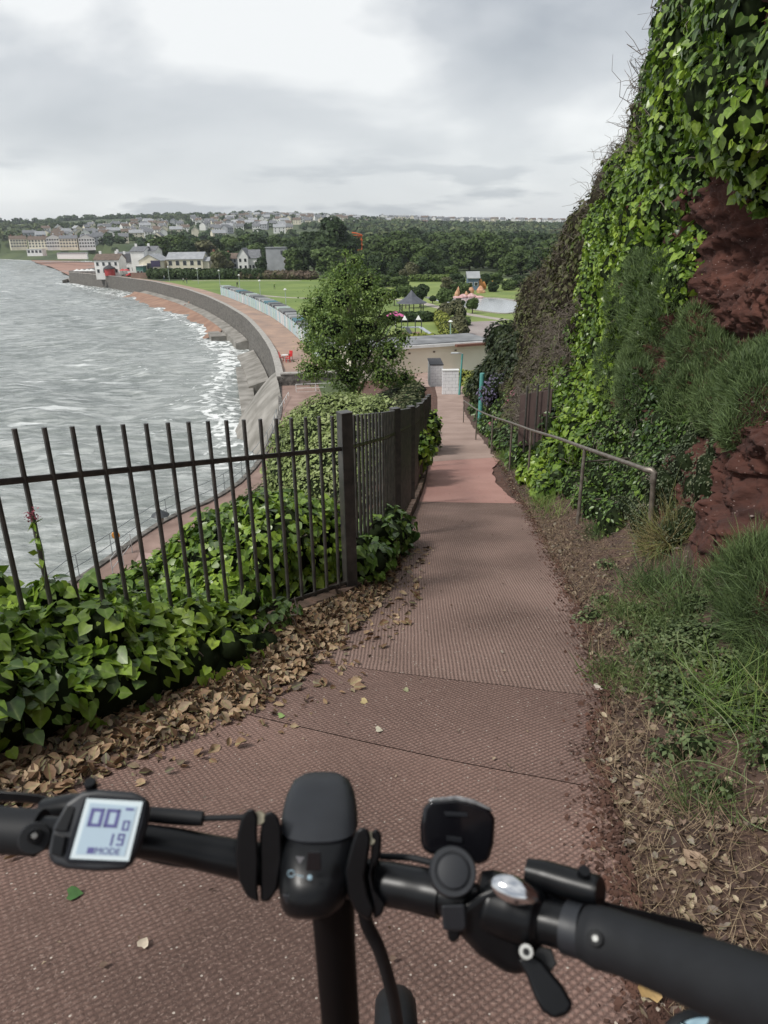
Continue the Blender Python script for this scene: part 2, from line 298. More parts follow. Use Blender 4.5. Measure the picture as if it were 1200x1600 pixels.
def sea_mat():
    m=bpy.data.materials.new('sea_water'); m.use_nodes=True; t=m.node_tree; nd=t.nodes; lk=t.links.new; b=nd['Principled BSDF']
    b.inputs['Roughness'].default_value=.15; b.inputs['IOR'].default_value=1.33; b.inputs['Specular IOR Level'].default_value=.6
    geo=nd.new('ShaderNodeNewGeometry'); 
    def noise(sc,st,det=4,rot=0):
        mp=nd.new('ShaderNodeMapping'); mp.inputs['Scale'].default_value=st; mp.inputs['Rotation'].default_value=(0,0,rot); lk(geo.outputs['Position'],mp.inputs[0])
        n=nd.new('ShaderNodeTexNoise'); n.inputs['Scale'].default_value=sc; n.inputs['Detail'].default_value=det; n.inputs['Distortion'].default_value=.4; lk(mp.outputs[0],n.inputs['Vector']); return n.outputs[0]
    def mr(x,a,bb,c,d):
        r=nd.new('ShaderNodeMapRange'); lk(x,r.inputs[0])
        for i,q in enumerate((a,bb,c,d)): r.inputs[i+1].default_value=q
        return r.outputs[0]
    def ma(op,x,y):
        n=nd.new('ShaderNodeMath'); n.operation=op; n.use_clamp=False
        for i,q in enumerate((x,y)):
            if isinstance(q,(int,float)): n.inputs[i].default_value=q
            else: lk(q,n.inputs[i])
        return n.outputs[0]
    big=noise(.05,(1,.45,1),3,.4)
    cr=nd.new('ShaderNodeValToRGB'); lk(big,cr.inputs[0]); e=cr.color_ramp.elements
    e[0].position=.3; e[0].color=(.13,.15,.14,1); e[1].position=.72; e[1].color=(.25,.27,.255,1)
    at=nd.new('ShaderNodeAttribute'); at.attribute_name='shore'
    caps=mr(noise(.42,(.30,1.1,1),8,.42),.60,.67,0,.8)
    capm=mr(noise(.035,(1,1,1),2),.44,.6,.1,1)
    surf=noise(.9,(1,1,1),7); thr=mr(at.outputs['Fac'],0,1,.80,.36)
    sf=mr(ma('SUBTRACT',surf,thr),-.01,.07,0,1)
    foam=ma('MAXIMUM',ma('MULTIPLY',caps,capm),sf)
    stx=nd.new('ShaderNodeMix'); stx.data_type='RGBA'; lk(mr(noise(.85,(.34,1.25,1),9,.42),.43,.62,0,.62),stx.inputs[0]); lk(cr.outputs[0],stx.inputs[6]); stx.inputs[7].default_value=(.50,.52,.505,1)  # silt and foam streaks, also painting crest light and trough shade into the colour
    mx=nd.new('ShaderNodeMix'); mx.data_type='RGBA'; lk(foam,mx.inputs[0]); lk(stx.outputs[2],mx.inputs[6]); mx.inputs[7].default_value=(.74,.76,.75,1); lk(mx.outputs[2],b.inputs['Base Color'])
    lk(mr(foam,0,1,.2,.8),b.inputs['Roughness'])
    b1=nd.new('ShaderNodeBump'); b1.inputs['Strength'].default_value=.9; b1.inputs['Distance'].default_value=.8; lk(noise(.6,(.38,1.15,1),7,.42),b1.inputs['Height'])
    b2=nd.new('ShaderNodeBump'); b2.inputs['Strength'].default_value=.8; b2.inputs['Distance'].default_value=.32; lk(noise(2.4,(.5,1.2,1),6,.5),b2.inputs['Height']); lk(b1.outputs[0],b2.inputs['Normal'])
    lk(b2.outputs[0],b.inputs['Normal']); return m
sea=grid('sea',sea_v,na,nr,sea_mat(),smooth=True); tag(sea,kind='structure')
sh=np.clip(1-(cdst-1)/9,0,1)*.5*(.3+.7*(RR>60))+np.clip(brk,0,1)*.38*(RR>60)+.16*np.clip(1-(cdst-10)/45,0,1)*(RR>70)
a=sea.data.attributes.new('shore','FLOAT','POINT'); a.data.foreach_set('value',np.clip(sh,0,1).astype(np.float32).ravel())
# =============== HILLSIDE GROUND UNDER PATH AND DOWN TO THE PROMENADE ===============
soil=mat('red_soil',(.055,.028,.02),.95,scale=6,bump=.03,bscale=25,col2=(.12,.058,.04),specks=(60,.93,(.42,.36,.3)))
PIN=lambda Y:np.interp(Y,COAST[:,1][:14],COAST[:,0][:14])   # outer promenade edge
PW=4.6
def hz(X,Y):
    z0=zp(Y); f=fl(Y)-.15; pin=PIN(Y)+PW-.3; t=np.clip((f-X)/np.maximum(f-pin,1e-3),0,1); s=t**1.5
    left=z0-(z0-3.7)*s-.25*np.clip((f-X)/.6,0,1)*(1-t)+.25*fbm(X*.5,Y*.5)*np.clip(t*6,0,1)*(1-t)
    return np.where(X<f,left,z0-.03)
ys=np.concatenate([np.linspace(-14,0,20),np.linspace(.2,12,90),np.linspace(12.3,60,110),np.linspace(61,74,14)])
ts=np.concatenate([-np.power(np.linspace(1,0,60),1.5)*1.0])
HV=[]
for y in ys:
    f=float(fl(y)); pin=float(PIN(y))+PW-.6
    xs=np.concatenate([f+(pin-f)*np.power(np.linspace(1,0,50),1.4)[:-1], np.linspace(f,float(re_(y))+.5,24)])
    HV.append(np.stack([xs,np.full_like(xs,y),hz(xs,np.full_like(xs,y))+.012*fbm(xs*6,y*6)],1))
slope=grid('hillside',np.concatenate(HV),len(ys),73,soil,smooth=True); tag(slope,kind='structure')
# =============== PATH ===============
def ribmat(name,c1,c2,rot,per,cross,amp,grit_shade,speck=.95,wob=.0022):
    m=bpy.data.materials.new(name); m.use_nodes=True; t=m.node_tree; nd=t.nodes; lk=t.links.new; b=nd['Principled BSDF']; b.inputs['Roughness'].default_value=.85; b.inputs['Specular IOR Level'].default_value=.3
    geo=nd.new('ShaderNodeNewGeometry'); pos=geo.outputs['Position']
    def ma(op,x,y=None,z=None):
        n=nd.new('ShaderNodeMath'); n.operation=op
        for i,q in enumerate((x,y,z)):
            if q is None: continue
            if isinstance(q,(int,float)): n.inputs[i].default_value=q
            else: lk(q,n.inputs[i])
        return n.outputs[0]
    def nz(sc,det=4):
        n=nd.new('ShaderNodeTexNoise'); n.inputs['Scale'].default_value=sc; n.inputs['Detail'].default_value=det; lk(pos,n.inputs['Vector']); return n
    w=nz(5,2); wv=nd.new('ShaderNodeVectorMath'); wv.operation='MULTIPLY_ADD'; lk(w.outputs['Color'],wv.inputs[0]); wv.inputs[1].default_value=(wob*6,)*3; lk(pos,wv.inputs[2])
    mp=nd.new('ShaderNodeMapping'); mp.inputs['Rotation'].default_value=(0,0,rot); lk(wv.outputs[0],mp.inputs[0]); s=nd.new('ShaderNodeSeparateXYZ'); lk(mp.outputs[0],s.inputs[0])
    k=2*math.pi/per
    r1=ma('MULTIPLY_ADD',ma('SINE',ma('MULTIPLY',s.outputs[0],k)),.5,.5); r2=ma('MULTIPLY_ADD',ma('SINE',ma('MULTIPLY',s.outputs[1],k*.93)),.5,.5)
    wear=nd.new('ShaderNodeMapRange'); lk(nz(1.7,5).outputs[0],wear.inputs[0]); wear.inputs[1].default_value=.35; wear.inputs[2].default_value=.6; wear.inputs[3].default_value=.42; wear.inputs[4].default_value=1
    h=ma('MULTIPLY',ma('ADD',ma('MULTIPLY',ma('POWER',r1,.7),1-cross),ma('MULTIPLY',ma('MULTIPLY',r1,r2),cross)),wear.outputs[0])
    fine=nz(260,3).outputs[0]; med=nz(28,6).outputs[0]
    H=ma('ADD',ma('MULTIPLY',h,amp),ma('ADD',ma('MULTIPLY',fine,.0042),ma('MULTIPLY',med,.009)))
    bp=nd.new('ShaderNodeBump'); bp.inputs['Strength'].default_value=1; bp.inputs['Distance'].default_value=1.; lk(H,bp.inputs['Height']); lk(bp.outputs[0],b.inputs['Normal'])
    mx=nd.new('ShaderNodeMix'); mx.data_type='RGBA'; rr=nd.new('ShaderNodeMapRange'); lk(nz(.9,6).outputs[0],rr.inputs[0]); rr.inputs[1].default_value=.35; rr.inputs[2].default_value=.65; lk(rr.outputs[0],mx.inputs[0]); mx.inputs[6].default_value=(*c1,1); mx.inputs[7].default_value=(*c2,1)
    # grit in the grooves, its dark tint also painting in their shade
    d=nd.new('ShaderNodeMix'); d.data_type='RGBA'; g=nd.new('ShaderNodeMapRange'); lk(h,g.inputs[0]); g.inputs[1].default_value=0; g.inputs[2].default_value=.45; g.inputs[3].default_value=grit_shade; g.inputs[4].default_value=0
    lk(g.outputs[0],d.inputs[0]); lk(mx.outputs[2],d.inputs[6]); d.inputs[7].default_value=(.04,.024,.02,1)
    sp=nd.new('ShaderNodeMix'); sp.data_type='RGBA'; sp.inputs[7].default_value=(.30,.215,.18,1)
    f2=nd.new('ShaderNodeMapRange'); lk(nz(120,2).outputs[0],f2.inputs[0]); f2.inputs[1].default_value=.56; f2.inputs[2].default_value=.75; f2.inputs[4].default_value=1; lk(f2.outputs[0],sp.inputs[0]); lk(d.outputs[2],sp.inputs[6])
    vo=nd.new('ShaderNodeTexVoronoi'); vo.inputs['Scale'].default_value=75; lk(pos,vo.inputs['Vector']); sc=nd.new('ShaderNodeSeparateColor'); lk(vo.outputs['Color'],sc.inputs[0])
    a=ma('MULTIPLY',ma('GREATER_THAN',sc.outputs[0],speck),ma('LESS_THAN',vo.outputs['Distance'],.27))
    s3=nd.new('ShaderNodeMix'); s3.data_type='RGBA'; lk(a,s3.inputs[0]); lk(sp.outputs[2],s3.inputs[6]); s3.inputs[7].default_value=(.50,.44,.38,1); lk(s3.outputs[2],b.inputs['Base Color'])
    return m
pm=[ribmat('ribbed_concrete_near',(.155,.098,.08),(.30,.19,.157),.95,.0195,.5,.0075,.5,.965),
    ribmat('ribbed_concrete_cross',(.17,.106,.088),(.265,.17,.142),1.0,.0205,.5,.008,.65,.955),
    ribmat('ribbed_concrete_long',(.185,.122,.10),(.325,.22,.185),.04,.0215,.7,.007,.5,.94),
    ribmat('pink_concrete',(.38,.205,.175),(.47,.27,.23),1.4,.03,0,.003,.2,.985),
    ribmat('worn_concrete',(.30,.215,.18),(.42,.31,.265),1.5,.05,0,.003,.2,.985)]
BD=[((-8,-8),(3.25,2.12),0),((3.256,2.126),(3.75,2.98),1),((3.755,2.985),(9.9,9.55),2),((9.91,9.56),(15.2,15.9),3),((15.21,15.91),(75,75),4)]
PV=[];PF=[];PMI=[];o=0
for (a0,a1),(b0,b1),mi in BD:
    nr_=max(6,int((max(b0,b1)-min(a0,a1))/.12)) if mi<4 else 160; nc=30
    for i in range(nr_+1):
        s=i/nr_
        if mi==4: s=s**1.3
        for j in range(nc+1):
            u=j/nc; y=(a0+(b0-a0)*s)*(1-u)+(a1+(b1-a1)*s)*u; xl=fl(y)+.10; xr=re_(y)+(.03*fbm(np.array([y*2.]),0)[0])
            if mi==3: xr-=.28*math.sin(min(1,max(0,(y-9.6)/5.5))*math.pi)**.7
            x=xl+(xr-xl)*u; PV.append((x,y,zp(y)+.004*vn(x*3,y*3)))
    i=np.arange(nr_)[:,None]*(nc+1)+np.arange(nc)[None,:]; i=i.ravel()+o
    PF.append(np.stack([i,i+1,i+nc+2,i+nc+1],1)); PMI+= [mi]*len(i); o=len(PV)
path=npmesh('path',PV,np.concatenate(PF),pm,smooth=True,mi=PMI); tag(path,kind='structure')
# =============== CLIFF ON THE RIGHT ===============
PR=[(4.6,[(-.1,-.03),(.2,.02),(.5,.07),(.74,.16),(.90,.42),(1.02,.8),(1.12,1.2),(1.25,1.5),(1.6,1.65),(1.95,1.9),(2.05,2.8),(2.0,3.7),(1.95,4.8),(2.1,5.9),(2.6,6.7),(4,7.4),(9,9),(24,12)]),
    (6.3,[(-.1,-.03),(.2,.02),(.5,.07),(.8,.22),(.98,.55),(1.15,.95),(1.3,1.3),(1.45,1.5),(1.62,1.65),(1.72,1.9),(1.74,2.6),(1.6,3.3),(1.3,3.8),(1.2,5.2),(1.4,6.2),(3,7.4),(9,9),(24,12)]),
    (9.,[(-.1,-.03),(.2,.03),(.45,.1),(.72,.32),(.9,.7),(1.0,1.1),(1.1,1.6),(1.15,2.1),(1.2,2.7),(1.22,3.3),(1.24,4.0),(1.26,4.7),(1.3,5.4),(1.45,6.2),(1.8,6.9),(3.2,7.5),(9,9),(24,12)]),
    (14.,[(-.1,-.03),(.15,.03),(.35,.1),(.55,.32),(.72,.7),(.8,1.1),(.9,1.6),(.98,2.1),(1.05,2.7),(1.12,3.3),(1.2,4.0),(1.3,4.7),(1.45,5.4),(1.7,6.0),(2.1,6.5),(3.4,7.2),(9,8.6),(24,12)])]
PRa=np.array([p[1] for p in PR]); PRy=np.array([p[0] for p in PR])
def prof(Yv,t):
    """cliff surface point at distance Yv, profile index t (0..17)"""
    Yv=np.asarray(Yv,float); t=np.clip(np.asarray(t,float),0,16.999); k=t.astype(int); fr=t-k
    j=np.clip(np.searchsorted(PRy,Yv)-1,0,len(PRy)-2); w=np.clip((Yv-PRy[j])/(PRy[j+1]-PRy[j]),0,1)
    g=lambda kk:PRa[j,kk]*(1-w)[...,None]+PRa[j+1,kk]*w[...,None]
    q=g(k)*(1-fr)[...,None]+g(k+1)*fr[...,None]
    hs=np.interp(Yv,[16,24,30,36,44,60],[1,.93,.86,.6,.4,.25]); ox=np.interp(Yv,[18,30,45],[0,.25,.5])
    off=q[...,0]+ox*np.clip(t/3,0,1); h=q[...,1]*np.where(q[...,1]>.3,hs,1)
    off=off+np.interp(Yv,[7,9,12,17,24,32,45],[0,.12,.32,.62,.8,.5,.6])*np.clip((t-3.5)/4,0,1)
    X=re_(Yv)+off; Z=zp(Yv)+h
    am=np.clip((t-2.2)/2,0,1)*np.where(t>14,1,.8); dn=.20*fbm(X*.0+Yv*.9,Z*1.1,3.3,3)+.10*fbm(Yv*3.1,Z*3.4,9,3)
    return np.stack([X-am*dn*1.0,Yv+0*X,Z+am*.12*fbm(Yv*1.3,off*1.3,5,3)+.02*fbm(Yv*4,off*4,2,3)],-1)
cy=np.concatenate([np.linspace(-9,1,24),np.linspace(1.1,9,620),np.linspace(9.05,12,70),np.linspace(12.1,62,150)]); ct=np.concatenate([np.linspace(0,14,470),np.linspace(14.1,17,16)])
G1,G2=np.meshgrid(cy,ct,indexing='ij'); CV=prof(G1,G2)
tr=np.clip((G2-3.2)/1.5,0,1)*np.clip((14-G1)/4,0,1)
def ridge(x,y,z,o=4):
    r=0;am=1.
    for i in range(o): r=r+am*(1-2*np.abs(vn(x*2.1**i+i*5,y*2.1**i,z*2.1**i+i))); am*=.55
    return r
lay=np.floor(CV[...,2]*3.4+.7*vn(CV[...,1]*.8,CV[...,2]*.5))*.37; lay=(lay-np.floor(lay))-.5
rough=tr*(.05*ridge(CV[...,1]*3.1,CV[...,2]*6.5,CV[...,0],6)*.6+.13*lay+.045*fbm(CV[...,1]*13,CV[...,2]*22,CV[...,0]*5,5))
CV[...,0]-=rough; CV[...,2]+=tr*.02*fbm(CV[...,1]*11,CV[...,2]*11,7,3)
rock=mat('red_breccia',(.032,.012,.009),.95,scale=3.2,bump=.09,bscale=11,stretch=(1,1,2.4),col2=(.10,.037,.025),specks=(48,.965,(.26,.19,.17)),det=8)
verge_m=mat('verge_soil',(.042,.026,.02),.95,scale=5,bump=.03,bscale=40,col2=(.105,.062,.046),specks=(55,.86,(.27,.21,.155)),det=8)
cl=grid('cliff',CV.reshape(-1,3),len(cy),len(ct),[rock,verge_m],smooth=False); tag(cl,kind='structure')
fi=(G2[:-1,:-1]<3.6).ravel(); cl.data.polygons.foreach_set('material_index',fi.astype(np.int32))
def cliff_pts(n,y0,y1,t0,t1,out=0.):
    Yv=y0+(y1-y0)*rng.random(n); t=t0+(t1-t0)*rng.random(n); P=prof(Yv,t); a=prof(Yv+.05,t)-P; b=prof(Yv,t+.06)-P
    Nn=norm(np.cross(a,b)); Nn*=np.where(Nn[:,0:1]>0,-1,1)
    return P+Nn*out,Nn,Yv,t
# =============== IRON FENCE ===============
iron=mat('dark_iron',(.03,.03,.03),.38,scale=14,bump=.0015,bscale=90,col2=(.075,.068,.06),spec=.5)
wallm=mat('mossy_plinth',(.05,.035,.025),.95,scale=7,bump=.03,bscale=30,col2=(.15,.095,.07))
def kline(k):  # near fence, bar index k from the corner post
    P0=np.array([-.27,4.89]); P1=np.array([-1.64,3.06]); d=(P1-P0)/17; p=P0+d*k; return p
def fence(name,label,pts,z0f,h,post_at,r=.0125,gap=.06,maxbar=92,rails=(.16,.24),post_w=.044,lean=(0,0)):
    """pts: list of (x,y) bar feet; bars lean with the rails following the slope"""
    root=T(name,label,'fence',(pts[0][0],pts[0][1],z0f(pts[0][1])),group=None)
    rp=lambda dz:[(x,y,z0f(y)+dz) for x,y in pts]
    for i,(x,y) in enumerate(pts):
        z=z0f(y)
        if i in post_at:
            b=MB().box((x,y,z+h/2-.10),(post_w*2,post_w*2,h+.24),rz=.5); b.box((x,y,z+h+.024),(post_w*2+.006,post_w*2+.006,.012),rz=.5); build(b,'post',iron,root,bevel=.004)
        elif i<=maxbar:
            b=MB().tube([(x,y,z+gap),(x,y,z+h)],r,8); build(b,'bar',iron,root,smooth='auto')
    if len(pts)>maxbar+1:
        b=MB()
        for i,(x,y) in enumerate(pts[maxbar+1:]):
            if i+maxbar+1 in post_at: continue
            z=z0f(y); b.tube([(x,y,z+gap),(x,y,z+h)],r,6)
        o=build(b,'bar',iron,root); o['kind']='stuff'
    for dz,w in((gap+.02,.011),(h-rails[1],.011)):
        b=MB().tube(rp(dz),w,6,flat=1.6); build(b,'rail',iron,root,smooth='auto')
    return root
near=[tuple(kline(k)) for k in range(0,27)]
fence('iron_fence','dark iron bar fence facing the sea, half buried in big leaved ivy',near,lambda y:float(zp(y)),1.43,{0,26},gap=.10)
sy=[4.89]
for i in range(104): sy.append(sy[-1]+.132*math.cos(math.atan(np.interp(sy[-1],[5,18],[.2,.1]))))
side=[(float(fl(y))+ (0.06 if i==0 else 0),y) for i,y in enumerate(sy)][1:]
fence('iron_fence','dark iron bar fence running downhill beside the red path on its low plinth',side,lambda y:float(zp(y))+.03,1.40,{17,35,53,71,89,103},maxbar=90)
b=MB()   # corner pier
pl=[(float(fl(y)),y) for y in np.linspace(4.75,18.6,60)]
for (xa,ya),(xb,yb) in zip(pl[:-1],pl[1:]):
    za,zb=float(zp(ya)),float(zp(yb)); n=Vector((yb-ya,-(xb-xa),0)).normalized()*.085
    A=[Vector((xa,ya,0))-n,Vector((xa,ya,0))+n]; B=[Vector((xb,yb,0))-n,Vector((xb,yb,0))+n]; j=lambda:random.uniform(-.006,.006)
    b.add([A[0]+Vector((0,0,za-.3)),A[1]+Vector((0,0,za-.3)),A[1]+Vector((j(),0,za+.10+j())),A[0]+Vector((0,0,za+.10+j())),B[0]+Vector((0,0,zb-.3)),B[1]+Vector((0,0,zb-.3)),B[1]+Vector((j(),0,zb+.10+j())),B[0]+Vector((0,0,zb+.10+j()))],
      [(0,1,2,3),(4,7,6,5),(0,4,5,1),(1,5,6,2),(2,6,7,3),(3,7,4,0)])
o=build(b,'kerb_wall',wallm); tag(o,'low weathered concrete kerb carrying the downhill iron fence','kerb')
b=MB()
for k in range(0,26):
    p=kline(k);q=kline(k+1); d=Vector((q[0]-p[0],q[1]-p[1],0)); n=Vector((-d.y,d.x,0)).normalized()
    if n.y>0: n=-n
    zA=float(zp(p[1]));zB=float(zp(q[1])); j=lambda:random.uniform(-.018,.018)
    a0=Vector((p[0],p[1],0))-n*.09;a1=Vector((p[0],p[1],0))+n*(.12);b0=a0+d;b1=a1+d
    b.add([a0+Vector((0,0,zA-.4)),a1+Vector((0,0,zA-.4)),a1+Vector((0,0,zA+.05+j())),a0+Vector((0,0,zA+.05)),b0+Vector((0,0,zB-.4)),b1+Vector((0,0,zB-.4)),b1+Vector((0,0,zB+.05+j())),b0+Vector((0,0,zB+.05))],[(0,1,2,3),(4,7,6,5),(0,4,5,1),(1,5,6,2),(2,6,7,3),(3,7,4,0)])
o=build(b,'kerb_wall',wallm); tag(o,'rough dark stone kerb below the seaward iron fence, behind drifts of dead leaves','kerb')
# =============== HANDRAIL ON THE RIGHT ===============
galv=mat('worn_steel',(.13,.11,.09),.45,scale=18,bump=.001,bscale=120,col2=(.26,.23,.20),metal=.45)
hr=T('handrail','worn steel tube handrail on leaning posts below the ivy cliff','handrail',(2.31,5.57,15.2))
T1=PD(1022,738,5.95); T2=PD(914,700,7.75); T1=Vector(T1);T2=Vector(T2)
base1=Vector((2.33,5.6,15.22)); base2=Vector((2.2,7.4,14.82))
rl=[T1]+[Vector(p) for p in (T2,PD(870,684,9.6),PD(830,672,11.6),PD(800,661,13.6),PD(770,651,17),PD(745,640,21),PD(725,626,27))]
def smoothpts(pts,n=6):
    P=[Vector(p) for p in pts]; P=[P[0]*2-P[1]]+P+[P[-1]*2-P[-2]]; o=[]
    for i in range(1,len(P)-2):
        for k in range(n):
            t=k/n; a,b,c,d=P[i-1],P[i],P[i+1],P[i+2]
            o.append(.5*((2*b)+(c-a)*t+(2*a-5*b+4*c-d)*t*t+(3*b-a-3*c+d)*t**3))
    return o+[P[-2]]
b=MB().tube(smoothpts(rl),.021,10); build(b,'rail',galv,hr,smooth='auto')
b=MB().tube([base1-Vector((0,0,.2)),T1],.023,10); build(b,'post',galv,hr,smooth='auto')
b=MB().tube([T1+Vector((-.06,.07,.004)),T1+Vector((-.015,.015,.012)),T1+Vector((0,-.004,-.004)),T1+Vector((0,-.002,-.09))],[.026,.029,.029,.028],10); build(b,'elbow',galv,hr,smooth='auto')
b=MB().tube([base2-Vector((0,0,.2)),T2],.021,10); build(b,'post',galv,hr,smooth='auto')
b=MB().tube([T2+Vector((0,0,-.16)),T2+Vector((.62,.25,-.2))],.012,8); build(b,'brace',galv,hr,smooth='auto')
for p in rl[3:]:
    y=p.y; b=MB().tube([(p.x,y,float(zp(y))-.1),p],.02,8); build(b,'post',galv,hr,smooth='auto')
# =============== VEGETATION NEAR ===============
ivy_m=leafmat('ivy_leaf',[(.03,.065,.012),(.075,.145,.018),(.15,.25,.026),(.25,.37,.04),(.33,.44,.06)],.34,.55,.28,.4,.9)
ivyd_m=leafmat('ivy_dark_leaf',[(.02,.045,.012),(.05,.10,.018),(.10,.175,.028),(.16,.25,.035)],.38,.5,.15,.4,1.2)
bram_m=leafmat('bramble_leaf',[(.04,.035,.02),(.075,.065,.03),(.09,.105,.03),(.12,.14,.04)],.55,.3,.15,.5,.5)
broom_m=leafmat('broom_blade',[(.05,.08,.035),(.10,.15,.055),(.18,.25,.095)],.55,.3,.2,.3,1.)
grass_m=leafmat('grass_blade',[(.05,.10,.03),(.11,.20,.04),(.22,.32,.08),(.3,.3,.12)],.5,.3,.25,.3,3)
bits_m=leafmat('litter_bits',[(.03,.018,.013),(.07,.042,.03),(.14,.09,.065),(.28,.2,.145),(.09,.06,.05)],.7,.2,.05)
straw_m=leafmat('dry_stalk',[(.12,.08,.05),(.24,.17,.11),(.36,.28,.18)],.7,.2,.1)
dead_m=leafmat('dead_leaf',[(.06,.035,.022),(.15,.085,.05),(.27,.165,.095),(.42,.30,.19),(.11,.085,.065)],.6,.3,.1)
pale_m=leafmat('pale_dead_leaf',[(.08,.05,.035),(.18,.12,.085),(.46,.37,.26),(.14,.10,.08),(.26,.22,.18)],.6,.3,.1)
shrub_m=leafmat('shrub_leaf',[(.08,.11,.03),(.17,.22,.065),(.27,.34,.11),(.38,.43,.2)],.5,.4,.2,.45,.7)
twig_m=mat('twig_bark',(.10,.08,.065),.9,scale=20,col2=(.2,.165,.14))
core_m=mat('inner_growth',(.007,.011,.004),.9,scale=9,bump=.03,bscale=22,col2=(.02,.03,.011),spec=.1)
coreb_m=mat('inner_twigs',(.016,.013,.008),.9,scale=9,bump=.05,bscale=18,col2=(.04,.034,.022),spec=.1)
# --- leaf litter ---
n=17000; y=rng.random(n)**1.0*4.9+1.75; kx=np.clip((rng.random(n)),0,1)
xl=np.where(y<4.89,np.interp(y,FL[:,1],FL[:,0])+np.interp(y,[2.2,3,4.2],[.42,.36,.12]),fl(y)+.08); wdt=np.maximum(le(y)-xl,.05)*np.interp(y,[1.3,3,4.5,6.5],[.55,1.05,1.05,.85])
x=xl+wdt*(1-np.sqrt(1-kx))*1.0+ (kx>.985)*rng.random(n)*.3
dens=np.clip(1-(x-xl)/np.maximum(wdt,.05),0,1); 
P=np.stack([x,y,zp(y)+.008+rng.random(n)*.05*dens],1)
lit=leaves('leaf_litter',dead_m,P,np.array([0,0,1])+rv(n,.5),rv(n),.042*(1+.42*rng.normal(size=n)).clip(.35,1.8),DEADL); tag(lit,kind='stuff')
n=14000; y=1.1+rng.random(n)**1.7*16; o_=np.abs(rng.normal(size=n))*.34-.07; t=np.clip(o_/.3,-.3,3.); x=re_(y)+o_
P=np.stack([x,y,0*y],1); Pc=prof(y,np.interp(o_,[-.1,.2,.5,.8,1.2],[0,1,2,3,4])); P[:,2]=Pc[:,2]+.012
dk_=rng.random(n)<.82
lit=leaves('leaf_litter',bits_m,P[dk_],(np.array([0,0,1])+rv(n,.7))[dk_],rv(n)[dk_],(.014*(1+.7*rng.normal(size=n)).clip(.3,2.6))[dk_],CURL); tag(lit,kind='stuff')
lit=leaves('leaf_litter',pale_m,P[~dk_],(np.array([0,0,1])+rv(n,.5))[~dk_],rv(n)[~dk_],(.024*(1+.5*rng.normal(size=n)).clip(.35,2.4))[~dk_],DEADL); tag(lit,kind='stuff')
n2_=9000; y=1.1+rng.random(n2_)**1.6*14; x=re_(y)-np.abs(rng.normal(size=n2_))*.07+.03
lit=leaves('soil_crumbs',soil,np.stack([x,y,zp(y)+.006],1),np.array([0,0,1])+rv(n2_,.6),rv(n2_),.009*(1+.7*rng.normal(size=n2_)).clip(.3,3),QUAD); tag(lit,kind='stuff')
n=9500; y=1.0+rng.random(n)**1.3*9; o_=np.abs(rng.normal(size=n))*.42-.03; Pc=prof(y,np.interp(o_,[-.1,.2,.5,.8,1.2],[0,1,2,3,4])); 
lit=leaves('dry_stalks',straw_m,Pc+np.array([0,0,.012]),np.array([0,0,1])+rv(n,.3),rv(n)*[1,1,.25],.075*(1+.4*rng.normal(size=n)).clip(.3,2),BLADE,wid=.0022); tag(lit,kind='stuff')
n=260; y=1.3+rng.random(n)**1.6*12; kx=rng.random(n); x=le(y)+(re_(y)-le(y))*kx
lit=leaves('leaf_litter',pale_m,np.stack([x,y,zp(y)+.012],1),np.array([0,0,1])+rv(n,.3),rv(n),.014*(1+.5*rng.normal(size=n)).clip(.3,2.2),CURL); tag(lit,kind='stuff')
def one_leaf(u,v,s,col,label,tip=(1,.2,0),dz=.012,name='fallen_leaf'):
    p=PP(u,v); mm=mat('single_leaf',col,.55,scale=40)
    o=leaves(name,mm,[p+[0,0,dz]],np.array([[.15,-.2,1.]]),np.array([tip],float),np.array([s]),(HEART[0]*[1,1,2.0],HEART[1])); tag(o,label,'leaf')
one_leaf(108,1402,.042,(.05,.13,.03),'single green leaf lying on the ribbed path left of the bicycle',tip=(1,.3,0))
one_leaf(222,1484,.03,(.55,.47,.36),'small pale curled leaf on the ribbed path at lower left',tip=(.2,1,0))
one_leaf(1012,1572,.055,(.42,.28,.12),'large golden brown leaf on the verge just below the right grip',tip=(.3,1,0),dz=.03)
one_leaf(588,1143,.032,(.5,.47,.36),'pale leaf alone in the middle of the ribbed path',tip=(1,.1,0))
one_leaf(565,1098,.04,(.5,.4,.2),'yellowish leaf on the path beside the dead leaf drift',tip=(1,-.3,0))
one_leaf(436,1122,.032,(.25,.36,.12),'yellow green leaf at the edge of the brown leaf drift',tip=(1,.4,0))
one_leaf(632,1079,.03,(.3,.3,.17),'small olive leaf near the crack across the path',tip=(1,-.9,0))
one_leaf(1088,1372,.07,(.38,.27,.19),'large crumpled brown leaf resting on the grass tuft at right',tip=(-.3,1,0),dz=.05)
one_leaf(930,1077,.045,(.6,.52,.45),'whitish curled leaf at the right edge of the path',tip=(1,.1,0))
